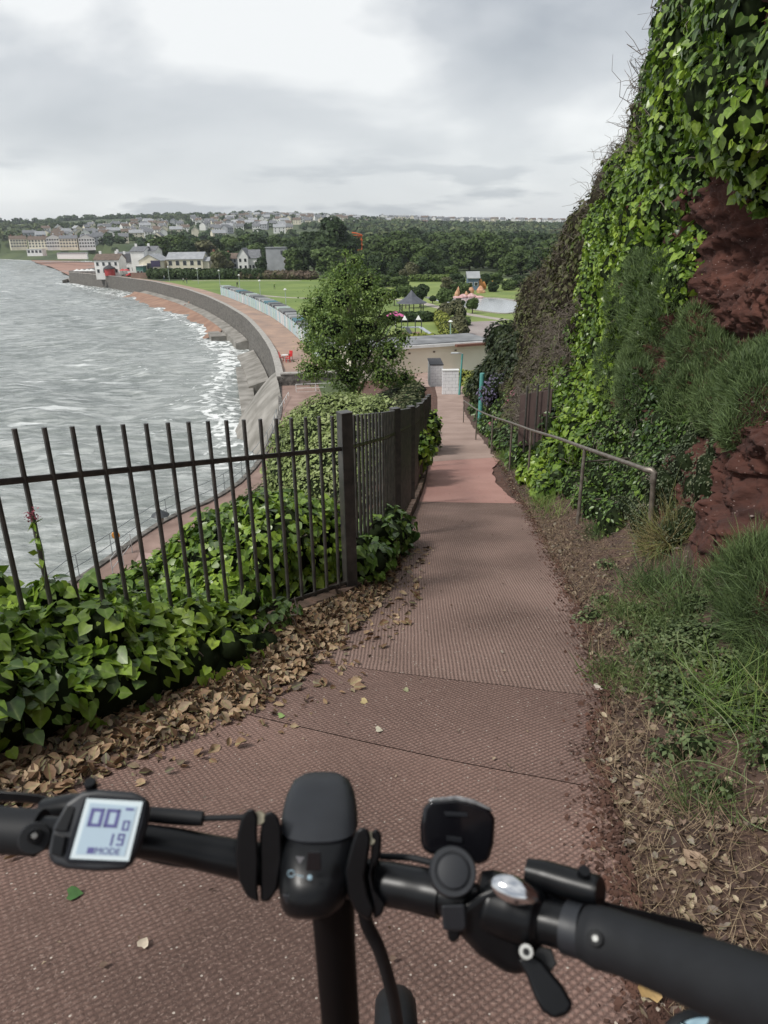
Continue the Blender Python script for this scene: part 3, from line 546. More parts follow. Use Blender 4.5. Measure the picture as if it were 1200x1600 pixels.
# --- ivy along the near fence ---
def ivy_wall(name,label,blobs,n,size,m,stems=0,thin=0):
    root=T(name,label,'ivy',blobs[0][0]); 
    P,Nn=blob_points(blobs,n)
    if thin: kp=(P[:,2]>zp(P[:,1])+thin)|(rng.random(len(P))<.22); P=P[kp];Nn=Nn[kp]
    k=len(P); Tt=np.tile([0,0,-1.],(k,1))+rv(k,.45)+Nn*.35
    leaves('foliage',m,P,norm(Nn+np.array([0,0,.4])+rv(k,.6)),Tt,size*(1+.38*rng.normal(size=k)).clip(.35,1.9),HEART,root)
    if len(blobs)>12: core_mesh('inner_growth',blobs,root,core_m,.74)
    b=MB()
    for i in range(stems):
        c=Vector(random.choice(blobs)[0]); p=[c+Vector((random.uniform(-.2,.2),random.uniform(-.2,.2),-.2))]
        for j in range(5): p.append(p[-1]+Vector((random.uniform(-.1,.1),random.uniform(-.12,.12),random.uniform(-.02,.14))))
        b.tube(smoothpts(p,3),.004,5)
    if stems: build(b,'stem',twig_m,root)
    return root
bl=[]
for k in np.arange(9.5,27,.9):
    p=kline(k); z=float(zp(p[1])); n_=np.array([.8,-.6])
    hh=np.interp(k,[9,13,17,26],[.14,.30,.46,.58])
    for o_,hz_ in ((-.25,hh*.95),(.05,hh),(.28,hh*.72)):
        c=np.array([p[0]+n_[0]*o_,p[1]+n_[1]*o_]); r=.20+.06*random.random()
        bl.append(((c[0],c[1],z+hz_-r*.6),(r*1.1,r*1.1,r*1.0)))
        if o_>0: bl.append(((p[0]+n_[0]*.02,p[1]+n_[1]*.02,z+hz_*.3),(r,r,r*1.1)))
        if random.random()<.8: q_=random.uniform(.06,.12); bl.append(((c[0]+random.uniform(-.15,.15),c[1]+random.uniform(-.15,.15),z+hz_+random.uniform(-.02,.12)),(q_,q_,q_*1.3)))
ivy_wall('ivy_hedge','glossy large leaved ivy spilling over the foot of the seaward iron fence',bl,8200,.057,ivy_m,24,thin=.24)
bl=[]
for k in np.arange(-1,11,.8):
    p=kline(k); z=float(zp(p[1])); n_=np.array([-.8,.6])
    for o_ in (.46,.74,1.1):
        hh=np.interp(k,[-1,2,5,8,11],[.66,.68,.40,.05,-.2])*(1 if o_<.9 else .75); r=.27+.08*random.random()
        bl.append(((p[0]+n_[0]*o_,p[1]+n_[1]*o_,z+hh-r),(r,r,r*1.15)))
        bl.append(((p[0]+n_[0]*o_,p[1]+n_[1]*o_,z+hh*.4-r*.6),(r,r,r*1.15)))
ivy_wall('ivy_hedge','bright green ivy mound behind the fence beside the corner post',bl,7000,.054,ivy_m,16)
bl=[]
for k in np.arange(6.5,11,.8):
    p=kline(k); z=float(zp(p[1])); bl.append(((p[0]+.1,p[1]-.02,z+.1),(.13,.13,.10)))
ivy_wall('ivy_trailer','thin dark ivy trailing along the stone kerb under the bottom rail',bl,260,.05,ivyd_m,6)
# ivy behind the side fence and spilling through it
for (y0,y1,hh,lab,side_o,nn) in ((5.15,6.7,.36,'dark ivy clump spilling through the side fence next to the corner post',.13,900),(11.5,13.6,.85,'ivy climbing out through the downhill fence halfway along',.1,700),(16.5,18.6,.9,'round ivy bush at the far end of the downhill fence',.22,700)):
    bl=[]
    for y in np.arange(y0,y1,.3):
        x=float(fl(y)); z=float(zp(y)); 
        for j in range(3): bl.append(((x+random.uniform(-.2,side_o),y,z+random.uniform(.1,hh)),(.17,.2,.17)))
    ivy_wall('ivy_clump',lab,bl,nn,.062 if y0<8 else .085,ivyd_m if y0<8 else ivy_m)
# =============== VEGETATION ON THE CLIFF ===============
def cliff_blobs(n,y0,y1,t0,t1,r0,r1,out=.0,mask=None,flat=.75,ybias=1.):
    Yv=y0+(y1-y0)*rng.random(n)**ybias; t=t0+(t1-t0)*rng.random(n); P,Nn=prof(Yv,t),None
    res=[]
    for i in range(n):
        if mask and not mask(Yv[i],t[i]): continue
        r=random.uniform(r0,r1); p=P[i]+np.array([-1,-.25,.2])*(out+random.uniform(-.05,.12)*r*2)
        res.append((tuple(p),(r*flat,r*1.1,r)))
    return res
def mass(name,cat,label,blobs,n,size,m,tpl=HEART,up=.35,jit=.42,droop=1.,twigs=0,tw_len=.5,group=None,wid=None,child='foliage',core=None,cf=.8):
    root=T(name,label,cat,blobs[0][0],group=group); P,Nn=blob_points(blobs,n)
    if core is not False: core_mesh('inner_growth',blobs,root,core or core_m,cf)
    kp=(Nn[:,0]<.55); P=P[kp];Nn=Nn[kp]; k=len(P)
    Tt=np.tile([0,0,-droop],(k,1))+rv(k,.5)+Nn*.4
    s=size*(1+.42*rng.normal(size=k)).clip(.3,2.0)
    leaves(child,m,P,norm(Nn+np.array([0,0,up])+rv(k,jit)),Tt,s,tpl,root,wid=None if wid is None else wid)
    if twigs:
        b=MB()
        for i in range(twigs):
            j=random.randrange(len(P)); p=Vector(P[j]); d=Vector(Nn[j])*.6+Vector((random.gauss(0,.5),random.gauss(0,.5),random.gauss(.35,.4))); pts=[p-d*.15]; 
            for q in range(5): d=(d+Vector((random.gauss(0,.35),random.gauss(0,.35),random.gauss(0,.35)))).normalized()*tw_len/5*random.uniform(.6,1.3); pts.append(pts[-1]+d)
            b.tube(pts,[.006,.005,.005,.004,.003,.002],4)
            if random.random()<.6:
                for _ in range(2):
                    a=pts[random.randint(1,3)]; d2=Vector((random.gauss(0,1),random.gauss(0,1),random.gauss(.3,1))).normalized()*tw_len*.35; b.tube([a,a+d2*.5+Vector((0,0,.02)),a+d2],[.004,.003,.002],4)
        build(b,'twigs',twig_m,root)
    return root
def tuft(name,cat,label,centers,n,h,m,wid=.004,spread=.12,lean=.5,group=None,bend=1.,child='blades',sizevar=.3):
    """arching blades growing out of several centres"""
    root=T(name,label,cat,centers[0],group=group); C=np.array(centers,float); idx=rng.integers(0,len(C),n)
    P=C[idx]+rng.normal(size=(n,3))*[spread,spread,spread*.25]; d=norm(rv(n)*[lean,lean,.1]+np.array([-.15*lean,-.1*lean,1]))
    o2=np.cross(d,rv(n)); leaves(child,m,P,norm(o2),d,h*(1+sizevar*rng.normal(size=n)).clip(.3,1.8),(BLADE[0]*[1,1,bend],BLADE[1]),root,wid=wid); return root
def bushy(name,cat,label,blobs,n,h,m,wid,bend=.5,up=.8,group=None):
    """needle like foliage standing out of a rounded bush"""
    root=T(name,label,cat,blobs[0][0],group=group); P,Nn=blob_points(blobs,n); k=len(P); d=norm(Nn*.8+rv(k,.5)+np.array([0,0,up])); P=P-d*h*.35
    leaves('foliage',m,P,norm(np.cross(d,rv(k))),d,h*(1+.3*rng.normal(size=k)).clip(.4,1.8),(BLADE[0]*[1,1,bend],BLADE[1]),root,wid=wid); return root
# patch of bare rock stays clear between y 4.6..7.0 above the shelf
bare=lambda y,t: not (y<7.15 and 8.2<t<11.9) and not (y<7.6 and 9.0<t<11.2)
mass('ivy','ivy','bright green ivy curtain covering the middle of the cliff above the handrail',cliff_blobs(620,7.3,17.5,4.2,12.8,.2,.38,-.06,lambda y,t:bare(y,t) and not (y<9.3 and t<8.8 and y+t*.35<11.3) and t>4.0+max(0,(y-10))*.15),56000,.055,ivy_m,twigs=60,jit=.6)
mass('ivy','ivy','large leaved ivy overhanging the bare red rock at the top right',cliff_blobs(230,4.2,9.4,11.0,15.0,.22,.38,.0),18000,.062,ivy_m,twigs=50,tw_len=.6)
mass('ivy','ivy','dark dense ivy bulging from the top of the cliff against the sky',cliff_blobs(80,8.6,12.,12.4,14.6,.22,.40,-.02),7000,.055,ivyd_m,twigs=140,tw_len=.95)
mass('bramble','bramble','bare twiggy bramble fringe along the cliff crest against the sky',cliff_blobs(90,11.,17.5,12.0,14.2,.2,.38,-.05),8000,.06,bram_m,OVAL,core=coreb_m,twigs=420,tw_len=.9)
mass('bramble_thicket','bramble','brown green bramble thicket covering the far end of the cliff',cliff_blobs(300,16.,31,3.5,14.0,.35,.7,-.1),34000,.10,bram_m,OVAL,core=coreb_m,twigs=900,tw_len=.8)
mass('shrub','shrub','dark rounded evergreen shrub at the foot of the far bramble slope',[((5.2+random.gauss(0,.32),30+random.gauss(0,1.6),11.4+random.uniform(0,3.0)),(.8,.9,.7)) for _ in range(26)],8000,.16,leafmat('evergreen_leaf',[(.012,.022,.010),(.03,.045,.016),(.055,.07,.022)],.5,.3,.12,.3,.5),OVAL,twigs=60,tw_len=.6)
mass('dead_scrub','scrub','pale dry leafless scrub hanging beside the bright ivy',cliff_blobs(60,13.5,20,4.0,8.5,.3,.5,.12),3000,.05,bram_m,OVAL,core=coreb_m,cf=.5,twigs=1000,tw_len=.7)
# broom like bushes
bushy('broom_bush','bush','feathery dark green bush growing out of the ivy left of the bare rock',cliff_blobs(46,7.7,9.6,6.0,8.8,.2,.32,.12),26000,.075,broom_m,.006)
bushy('broom_bush','bush','feathery green bush on the shelf above the near red boulder face',cliff_blobs(130,4.6,7.4,6.0,8.6,.12,.22,.05),38000,.075,broom_m,.006)
bushy('broom_bush','bush','large spiky green bush at the right edge in front of the boulder',[((2.08+random.gauss(0,.10),3.2+random.gauss(0,.2),15.95+random.uniform(.0,.45)),(.17,.20,.17)) for _ in range(30)],15000,.12,broom_m,.0036)
mass('groundcover','plant','dark mixed leafy growth between the feathery bushes and the handrail',cliff_blobs(110,6.3,8.8,3.6,6.3,.11,.22,.03),9000,.045,ivyd_m,OVAL,twigs=60,tw_len=.3)
# ground plants along the handrail
mass('groundcover','plant','low leafy plants under the ivy behind the first handrail post',cliff_blobs(120,6.6,12,2.6,5.2,.10,.24,.05),11000,.042,ivyd_m,OVAL,twigs=120,tw_len=.35)
mass('groundcover','plant','leafy green plants crowding the far handrail',cliff_blobs(150,12,34,1.8,5.,.20,.42,.08),10000,.10,ivyd_m,OVAL,twigs=100,tw_len=.5)
mass('ivy','ivy','yellow green ivy tumbling over the handrail to the path edge',cliff_blobs(46,9.4,12.6,2.0,5.2,.16,.3,.14),4200,.07,ivy_m,twigs=10)
mass('heather','plant','greyish green heather cushions on the red bank by the near handrail post',cliff_blobs(110,5.1,8.0,3.2,6.0,.09,.18,.03),17000,.020,leafmat('heather_leaf',[(.05,.07,.04),(.11,.14,.08),(.2,.2,.12)],.6,.2,.15,.4,3),OVAL,twigs=90,tw_len=.2)
mass('lavender','flower','purple flowering lavender beside the turquoise post',[((4.5+random.gauss(0,.4),24+random.gauss(0,1.4),12.1+random.uniform(0,.9)),(.4,.45,.4)) for _ in range(12)],2600,.09,leafmat('lavender_flower',[(.10,.09,.14),(.16,.13,.22),(.10,.14,.07)],.7,.2,.1,.3,1),OVAL)
mass('valerian','flower','pink valerian flowers among the scrub beside the turquoise post',[((4.35+random.gauss(0,.35),22+random.gauss(0,1.),12.4+random.uniform(0,.9)),(.3,.3,.25)) for _ in range(8)],900,.07,leafmat('valerian_flower',[(.35,.12,.16),(.45,.2,.24),(.10,.14,.06)],.7,.2,.1),OVAL)
weed_m=leafmat('weed_blade',[(.05,.08,.03),(.11,.16,.05),(.22,.27,.11)],.5,.3,.25,.3,3)
def on(y,o): p=prof(np.array([y]),np.array([np.interp(o,[-.1,.2,.5,.8,.95,1.1],[0,1,2,3,4,5])]))[0]; return tuple(p)
tuft('grass_tuft','grass','pale straw coloured grass tuft at the foot of the near handrail post',[on(5.35,.80),on(5.2,.86)],900,.26,leafmat('straw_grass',[(.16,.13,.06),(.30,.24,.12),(.20,.24,.07)],.6,.2,.2),.0035,.05,.9,bend=1.6)
tuft('weed_patch','grass','weedy green clump with small yellow flowers right of the path',[on(3.6+random.gauss(0,.35),.34+random.gauss(0,.13)) for _ in range(16)],2600,.085,weed_m,.005,.08,1.,bend=1.)
mass('weed_patch','plant','low grey green leafy weeds spreading below the iris like leaves',[(tuple(np.array(on(3.2+random.gauss(0,.6),.50+random.gauss(0,.18)))+[0,0,.02]),(.09,.09,.07)) for _ in range(80)],10000,.022,leafmat('weed_leaf',[(.05,.075,.03),(.10,.14,.055),(.2,.25,.11)],.5,.3,.2,.3,3),OVAL,cf=.5)
tuft('grass_tuft','grass','green grass tuft on the verge nearest the right grip',[on(1.95+random.gauss(0,.10),.28+random.gauss(0,.07)) for _ in range(7)],300,.085,weed_m,.0035,.06,1.1)
tuft('grass_tuft','grass','sparse grass and long runners under the near boulder',[on(2.5+random.gauss(0,.3),.60+random.gauss(0,.12)) for _ in range(9)],420,.2,grass_m,.0035,.08,1.)
tuft('grass_tuft','grass','blue green iris like leaves below the heather cushions',[on(4.4+random.gauss(0,.25),.62+random.gauss(0,.1)) for _ in range(8)],700,.2,broom_m,.006,.07,.7)
tuft('grass_tuft','grass','small green tuft in the red soil between the handrail posts',[on(6.6,.5),on(6.75,.55)],260,.13,broom_m,.005,.06,.8)
tuft('grass_tuft','grass','grass fringe along the foot of the leafy bank further down',[on(8+random.random()*8,.3+random.gauss(0,.06)) for _ in range(26)],1500,.16,grass_m,.006,.09,.8)
b=MB()
for u,v in ((1046,1040),(1049,1046),(1006,1075),(1016,1077),(1036,1057)):
    p=Vector(PD(u,v,3.75)); 
    for k in range(5):
        a=k*1.257; b.add([p,p+Vector((math.cos(a)*.011,math.sin(a)*.011,.004)),p+Vector((math.cos(a+.9)*.011,math.sin(a+.9)*.011,.004))],[(0,1,2)])
    b.tube([p,p-Vector((0,0,.14))],.0012,4)
tag(build(b,'yellow_flower',mat('yellow_petal',(.75,.50,.02),.5)),'tiny yellow flowers standing in the weedy clump right of the path','flower')
# wandering runners
b=MB()
for i in range(16):
    p=Vector(on(1.6+random.random()*1.6,.35+random.random()*.4))+Vector((0,0,.03)); pts=[p]; d=Vector((random.gauss(0,1),random.gauss(0,1),.3)).normalized()
    for k in range(7): d=(d+Vector((random.gauss(0,.4),random.gauss(0,.4),random.gauss(-.05,.15)))).normalized(); pts.append(pts[-1]+d*.06)
    b.tube(smoothpts(pts,3),.0022,5)
tag(build(b,'runner',mat('green_stalk',(.16,.2,.09),.6,scale=10)),'thin green runners trailing over the near verge','plant')
# stones set in the boulder face and fallen pebbles
b=MB()
for i in range(70):
    Yq=random.uniform(3.2,6.4); tq=random.uniform(2.5,7.0); p=prof(np.array([Yq]),np.array([tq]))[0]; r=random.uniform(.004,.018)
    M_=Matrix.Translation(Vector(p)+Vector((-.03,0,0)))@Matrix.Rotation(random.random()*6,4,'Z')@Matrix.Diagonal((r*1.3,r,r*.7,1))
    bm=bmesh.new(); bmesh.ops.create_icosphere(bm,subdivisions=1,radius=1); vs=[M_@(v.co*random.uniform(.8,1.15)) for v in bm.verts]; b.add(vs,[tuple(v.index for v in f.verts) for f in bm.faces]); bm.free()
o=build(b,'pebbles',mat('grey_pebble',(.10,.075,.07),.8,scale=30,col2=(.26,.20,.18)),smooth=True); tag(o,kind='stuff')
# valerian stem at the left
b=MB(); p0=Vector(PD(70,920,3.0)); tp=Vector(PD(50,806,2.9)); b.tube(smoothpts([p0,p0.lerp(tp,.5)+Vector((.02,0,0)),tp],5),.0025,5)
vr=T('valerian','single tall valerian stem with dark pink flower head above the left ivy','flower',tuple(p0)); build(b,'stem',mat('valerian_stem',(.08,.12,.05),.6),vr)
leaves('flower_head',leafmat('valerian_pink',[(.22,.05,.07),(.36,.12,.15)],.6,.2,.1),np.array(tp)+rv(90,.012),rv(90),rv(90),.012,OVAL,vr)
q=[p0.lerp(tp,random.random()) for _ in range(16)]; leaves('leaf',ivy_m,np.array([tuple(v) for v in q]),rv(16)+[0,0,.5],rv(16),.045,OVAL,vr)
# big domed shrub left of the downhill fence, its scrub flank, and slope scrub
def dome(name,cat,label,c,r,n,size,m,k=40,tpl=OVAL,twigs=0,group=None,core=None):
    bl=[]
    for _ in range(k):
        d=np.array([random.gauss(0,1) for _ in range(3)]); d/=np.linalg.norm(d); d[2]=abs(d[2])
        q=.72; rr=random.uniform(.25,.42)*min(r); bl.append((tuple(np.array(c)+d*np.array(r)*q),(rr*1.25,rr*1.25,rr)))
    return mass(name,cat,label,bl,n,size,m,tpl,up=.5,droop=-.3,twigs=twigs,group=group)
dome('domed_shrub','shrub','broad domed grey green shrub just beyond the downhill fence',(-.95,18.2,11.7),(2.0,4.2,2.45),42000,.085,shrub_m,150,twigs=90)
dome('shrub','shrub','small dark shrub between the domed shrub and the end of the fence',(1.3,22.5,11.4),(.75,1.6,1.1),5000,.09,ivyd_m,26)
sc=[]
for i in range(460):
    y=random.uniform(5,52); f=float(fl(y)); pin=float(PIN(y))+PW+.6; x=f-.8-(f-.8-pin)*random.random(); r=random.uniform(.3,.62)*(1.45 if y>15 else .7)
    sc.append(((x,y,float(hz(np.array([x]),np.array([y]))[0])+r*.3),(r,r,r*.8)))
mass('slope_scrub','scrub','grey green scrub cloaking the steep slope down to the lower promenade',sc,52000,.13,leafmat('scrub_leaf',[(.06,.075,.035),(.13,.15,.07),(.12,.11,.06),(.09,.15,.05)],.6,.2,.15,.6,.35),OVAL,up=.8,droop=-.2,twigs=500,tw_len=.8)
# =============== GROUND BEYOND ===============
U_=[-200,0,60,100,160,250,300,400,480,540,600,700,800,900,1100]; V_=[345,346,344,341,338,336,335,333,335,338,343,346,347,349,350]
AZt=[];EL=[]
for u,v in zip(U_,V_): d=ray(u,v); AZt.append(math.atan2(d[0],d[1])); EL.append(d[2]/math.hypot(d[0],d[1]))
def sstep(x): x=np.clip(x,0,1); return x*x*(3-2*x)
def gz(X,Y):
    X=np.asarray(X,float);Y=np.asarray(Y,float); R=np.hypot(X,Y); a=np.arctan2(X,Y); H=CZ+1900*np.interp(a,AZt,EL)-7
    r0=np.interp(a,[-.7,-.45,-.2,0,.3],[560,520,430,480,620])
    t=np.clip((R-r0)/(1900-r0),0,1); s=.45*t+.55*sstep(t)
    z=4.4+(H-4.4)*s+ t*(1-t)*16*fbm(X/260,Y/260,1.7,3)
    return z
def off_line(P,o,side=1):
    P=np.asarray(P,float); d=np.gradient(P,axis=0); d/=np.linalg.norm(d,axis=1,keepdims=True); return P+np.stack([d[:,1],-d[:,0]],1)*o
def dense(P,step):
    P=np.asarray(P,float); out=[P[0]]
    for a,b in zip(P[:-1],P[1:]):
        n=max(1,int(np.linalg.norm(b-a)/step)); out+= [a+(b-a)*(i+1)/n for i in range(n)]
    return np.array(out)
def sm(P,it=2):
    P=np.asarray(P,float)
    for _ in range(it):
        Q=[P[0]]
        for a,b in zip(P[:-1],P[1:]): Q+=[a*.75+b*.25,a*.25+b*.75]
        Q.append(P[-1]); P=np.array(Q)
    return P
def strip(name,line,prof_,m,kind=None,label=None,cat=None,smooth=False,close=False):
    """sweep an (offset,z) section along a plan line; offset is towards the land"""
    L_=[off_line(line,o) for o,z in prof_]; V=np.concatenate([np.concatenate([l,np.full((len(l),1),z)],1) for l,(o,z) in zip(L_,prof_)]); n=len(line); F=[]
    k=len(prof_)
    for j in range(k if close else k-1):
        for i in range(n-1): F.append((j*n+i,j*n+i+1,((j+1)%k)*n+i+1,((j+1)%k)*n+i))
    mb=MB(); mb.add(V,F)
    if close: mb.f.append(tuple(j*n for j in range(k))); mb.f.append(tuple(j*n+n-1 for j in range(k))[::-1]); mb.m+=[0,0]
    o=build(mb,name,m,smooth=smooth); return tag(o,label,cat,kind=kind)
land=mat('scrub_ground',(.035,.055,.022),.95,scale=.02,col2=(.085,.11,.04),det=9)
a_=np.linspace(math.radians(-42),math.radians(40),330); r_=np.concatenate([np.linspace(62,330,70),330*np.power(4300/330,np.linspace(.01,1,170))])
A,RR=np.meshgrid(a_,r_,indexing='ij'); X=RR*np.sin(A);Y=RR*np.cos(A); cdl=coast_dist(np.stack([X.ravel(),Y.ravel()],1)).reshape(X.shape)
inl=-cdl; lim=np.where(RR<345,4.2,2.); Z=np.where(inl>lim,gz(X,Y),np.clip(4.4-(lim-inl)*1.8,-2,4.4)); Z=np.where((RR>345)&(inl<40)&(inl>-5),np.minimum(Z,-.4+inl*.11+np.clip(inl-14,0,9)*.3),Z)
tag(grid('ground',np.stack([X,Y,Z],2).reshape(-1,3),len(a_),len(r_),land,smooth=True),kind='structure')
grassm=mat('mown_grass',(.105,.165,.032),.9,scale=.12,col2=(.18,.24,.055),det=8)
grassd=mat('park_grass',(.125,.18,.04),.9,scale=.15,col2=(.22,.27,.07),det=8)
def sheet(name,poly,z,m,kind='structure',label=None,cat=None):
    bm=bmesh.new(); vs=[bm.verts.new((p[0],p[1],z if not hasattr(z,'__call__') else z(p))) for p in poly]; es=[bm.edges.new((vs[i],vs[(i+1)%len(vs)])) for i in range(len(vs))]
    bmesh.ops.triangle_fill(bm,use_beauty=True,edges=es); 
    for f in bm.faces:
        if f.normal.z<0: f.normal_flip()
    me=bpy.data.meshes.new(name); bm.to_mesh(me); bm.free(); o=link(name,me,m); return tag(o,label,cat,kind=kind)
def pz(lst,z): return [tuple(PZ(u,v,z)[:2]) for u,v in lst]
bay=COAST[11:22]; bays=sm(dense(bay,12),1)
inner=off_line(bays,4.9)
lawn=[tuple(p) for p in off_line(bays,5.2) if p[1]<262]
sheet('lawn',lawn+[(-45,272),(-8,262),(2,205),(4,150),(0,100),(0,76)],4.42,grassm)
sheet('park_lawn',[(0.3,76),(.3,100),(4.3,150),(2.3,205),(-6,262),(28,262),(60,230),(70,120),(40,76)],4.415,grassd)
prom_m=mat('promenade_paving',(.24,.175,.145),.85,scale=.35,col2=(.40,.27,.20),det=7)
stone=mat('sea_wall_stone',(.045,.042,.037),.9,scale=2.4,bump=.12,bscale=2.6,col2=(.20,.185,.165),det=8,specks=(1.9,.62,(.06,.056,.05)))
cap=mat('wall_coping',(.26,.245,.22),.85,scale=2.5,bump=.04,bscale=4,col2=(.40,.38,.35),det=8)
conc=mat('wet_concrete',(.13,.12,.10),.7,scale=.5,bump=.03,bscale=4,col2=(.33,.31,.28),det=9)
strip('promenade',bays,[(.4,4.5),(5.1,4.5)],prom_m,'structure')
strip('sea_wall',bays,[(-.6,-1),(-.15,4.6),(-.15,4.9),(.5,4.9),(.5,4.2)],stone,label='long curved grey stone sea wall along the bay promenade',cat='sea wall',close=True)
_cp=strip('wall_coping',bays,[(-.2,4.9),(-.2,5.0),(.55,5.0),(.55,4.9)],cap,close=True); _cp.parent=bpy.data.objects['sea_wall']
q=np.array([p for p in bays if 118<p[1]<262]); strip('beach_step',q,[(-2.6,-1),(-2.6,1.1),(-.5,1.5),(-.5,-1)],conc,label='stepped concrete apron at the foot of the curved sea wall',cat='apron',close=True)
q=np.array([p for p in bays if 84<p[1]<119]); strip('beach_apron',q,[(-3.4,-1),(-3.2,.55),(-.6,1.3),(-.6,-1)],conc,label='broad wet concrete apron below the near sea wall',cat='apron',close=True)
# headland promenade
hl=sm(dense(COAST[1:12],5),1)
prom2=mat('red_promenade',(.19,.125,.10),.85,scale=.8,col2=(.31,.215,.18),det=8)
strip('lower_promenade',hl,[(.22,4.0),(PW,4.0)],prom2,'structure')
strip('promenade_wall',hl,[(-.5,-1.5),(-.1,4.0),(-.1,4.1),(.22,4.1),(.22,3.6)],stone,label='stone wall dropping from the lower promenade to the sea below the headland',cat='sea wall',close=True)
o=sheet('pale_paving',pz([(205,893),(262,893),(275,866),(218,863)],4.006),4.006,mat('pale_slab',(.34,.24,.21),.85,scale=1)); 
rail_m=mat('grey_rail_paint',(.17,.20,.21),.5,scale=5,col2=(.30,.33,.34))
def railing(name,label,line,z,h,pitch,m,r=.022,nr=2,off=0.,mx=100):
    root=T(name,label,'railing',(line[0][0],line[0][1],z)); ln=off_line(line,off); ln=dense(ln,.5); s=np.concatenate([[0],np.cumsum(np.linalg.norm(np.diff(ln,axis=0),axis=1))]); k=min(mx,int(s[-1]/pitch)+1)
    for i in range(k):
        x=np.interp(i*pitch,s,ln[:,0]);y=np.interp(i*pitch,s,ln[:,1]); b=MB().tube([(x,y,z-.02),(x,y,z+h)],r,6); build(b,'post',m,root,smooth='auto')
    e=(k-1)*pitch; ss=np.arange(0,e+.01,.5)
    for j in range(nr):
        zz=z+h*(1-j/nr); b=MB().tube([(np.interp(q,s,ln[:,0]),np.interp(q,s,ln[:,1]),zz) for q in ss],r*.85,6); build(b,'rail',m,root,smooth='auto')
    return root
q=np.array([p for p in hl if 14<p[1]<58]); railing('railing','long grey two rail railing along the seaward edge of the lower promenade',q,4.08,1.1,2.4,rail_m,off=.05)
railing('railing','short sloping grey handrail beside the steps on the lower promenade',np.array([PZ(178,905,4)[:2],PZ(202,872,4)[:2],PZ(215,851,4)[:2]]),4.0,1.0,1.4,mat('pale_rail',(.45,.45,.44),.5))
# lamp below
lp=T('street_lamp','hatted lantern lamp standing on the lower promenade behind the fence bars','lamp',tuple(PZ(262,888,4)))
lx,ly=PZ(262,888,4)[:2]; top=float(PY(247,802,ly)[2]); dark=mat('lamp_metal',(.05,.055,.06),.5)
build(MB().tube([(lx,ly,4),(lx,ly,4.6),(lx,ly,top-.4)],[.07,.045,.035],8),'post',mat('lamp_post_grey',(.12,.14,.14),.5),lp,smooth='auto')
build(MB().lathe([(.10,top-.42),(.17,top-.1),(.14,top-.06)],12,Matrix.Translation((lx,ly,0))),'lantern',mat('lantern_glass',(.55,.56,.52),.2),lp,smooth='auto')
build(MB().lathe([(.40,top-.10),(.36,top-.04),(.10,top+.12),(.03,top+.2)],16,Matrix.Translation((lx,ly,0))),'hat',dark,lp,smooth='auto')
lb=PZ(186,868,4.0); o=T('lifebuoy_box','small orange lifebuoy housing on the lower promenade railing','lifebuoy',tuple(lb)); oy=mat('orange_plastic',(.62,.27,.05),.5)
build(MB().tube([(lb[0],lb[1],4),(lb[0],lb[1],4.9)],.03,6),'post',dark,o)
M_=Matrix.Translation((lb[0],lb[1],5.05))@Matrix.Rotation(math.pi/2,4,'X')
build(MB().lathe([(.03,-.05),(.17,-.06),(.20,0),(.17,.06),(.03,.05)],14,M_),'cover',oy,o,smooth='auto')
# ramp corner / bulwark at the near end of the bay
b=MB(); P0=[(-8.9,60.5),(-9.5,66),(-10.5,71.5),(-11.4,77),(-12.3,82)]; 
hh_=[(0.2,3.2),(.15,4.2),(.1,4.6),(.1,4.5),(.05,2.5)]; out_=[2.2,4.4,5.0,4.6,1.2]; n=9; V=[]
for (x,y),(zl,zt),o_ in zip(P0,hh_,out_):
    for i in range(n): t=i/(n-1); V.append((x-.1-o_*t,y-1.5*t*t,zt+(-.9-zt)*t**1.25))
b.add(V,[(i*n+j,i*n+j+1,(i+1)*n+j+1,(i+1)*n+j) for i in range(4) for j in range(n-1)]); 
b.add(V[:n]+[(-8.9,60.5,-1)],[tuple(range(n+1))])
o=build(b,'bulwark',conc,smooth='auto'); tag(o,'smooth curved concrete bulwark at the near corner of the sea wall','bulwark')
o=build(MB().prism([(*q,-1) for q in pz([(368,573),(392,571),(400,640),(378,650)],.45)],(0,0,1.4)),'concrete_slab',conc,bevel=.05); tag(o,'flat concrete slab in the water beside the curved bulwark','slab')
o=build(MB().prism([(*q,-1) for q in pz([(325,519),(360,517),(372,524),(330,527)],.5)],(0,0,1.6)),'concrete_slab',conc,bevel=.05); tag(o,'low flat groyne slab jutting into the waves below the sea wall','slab')
p=PZ(368,515,.8); b=MB().prism([(p[0]-2.2,p[1],-1),(p[0]+1.6,p[1]+.6,-1),(p[0]+1.6,p[1]+.6,4.4),(p[0]+.6,p[1]+.6,4.0)],(0.3,2.2,0)); o=build(b,'buttress',conc,bevel=.04); tag(o,'triangular concrete buttress leaning on the sea wall','buttress')
# cross wall closing the promenade, landing and white rails
b=MB().box((-5.2,72.2,2.9),(10.2,.7,4.5),rz=.06); o=build(b,'cross_wall',stone); tag(o,'short stone wall closing the near end of the bay promenade','wall')
b=MB().box((-5.2,72.2,5.2),(10.3,.85,.12),rz=.06); o2=build(b,'wall_coping',cap,o)
b=MB().box((-4.6,67.2,1.6),(8.6,7.6,4.0)); o=build(b,'landing',prom2); tag(o,kind='structure')
white=mat('white_paint',(.60,.60,.585),.5,scale=1.5,col2=(.74,.74,.72))
railing('railing','white triple rail barrier on the landing below the short cross wall',np.array([(-8.4,68.3),(-3.5,69.0)]),3.6,1.15,1.9,white,r=.03,nr=3)
railing('railing','white handrail beside the steps at the corner of the sea wall',np.array([(-8.9,60.),(-8.9,66.5)]),3.3,1.1,1.6,white,r=.03,nr=2)
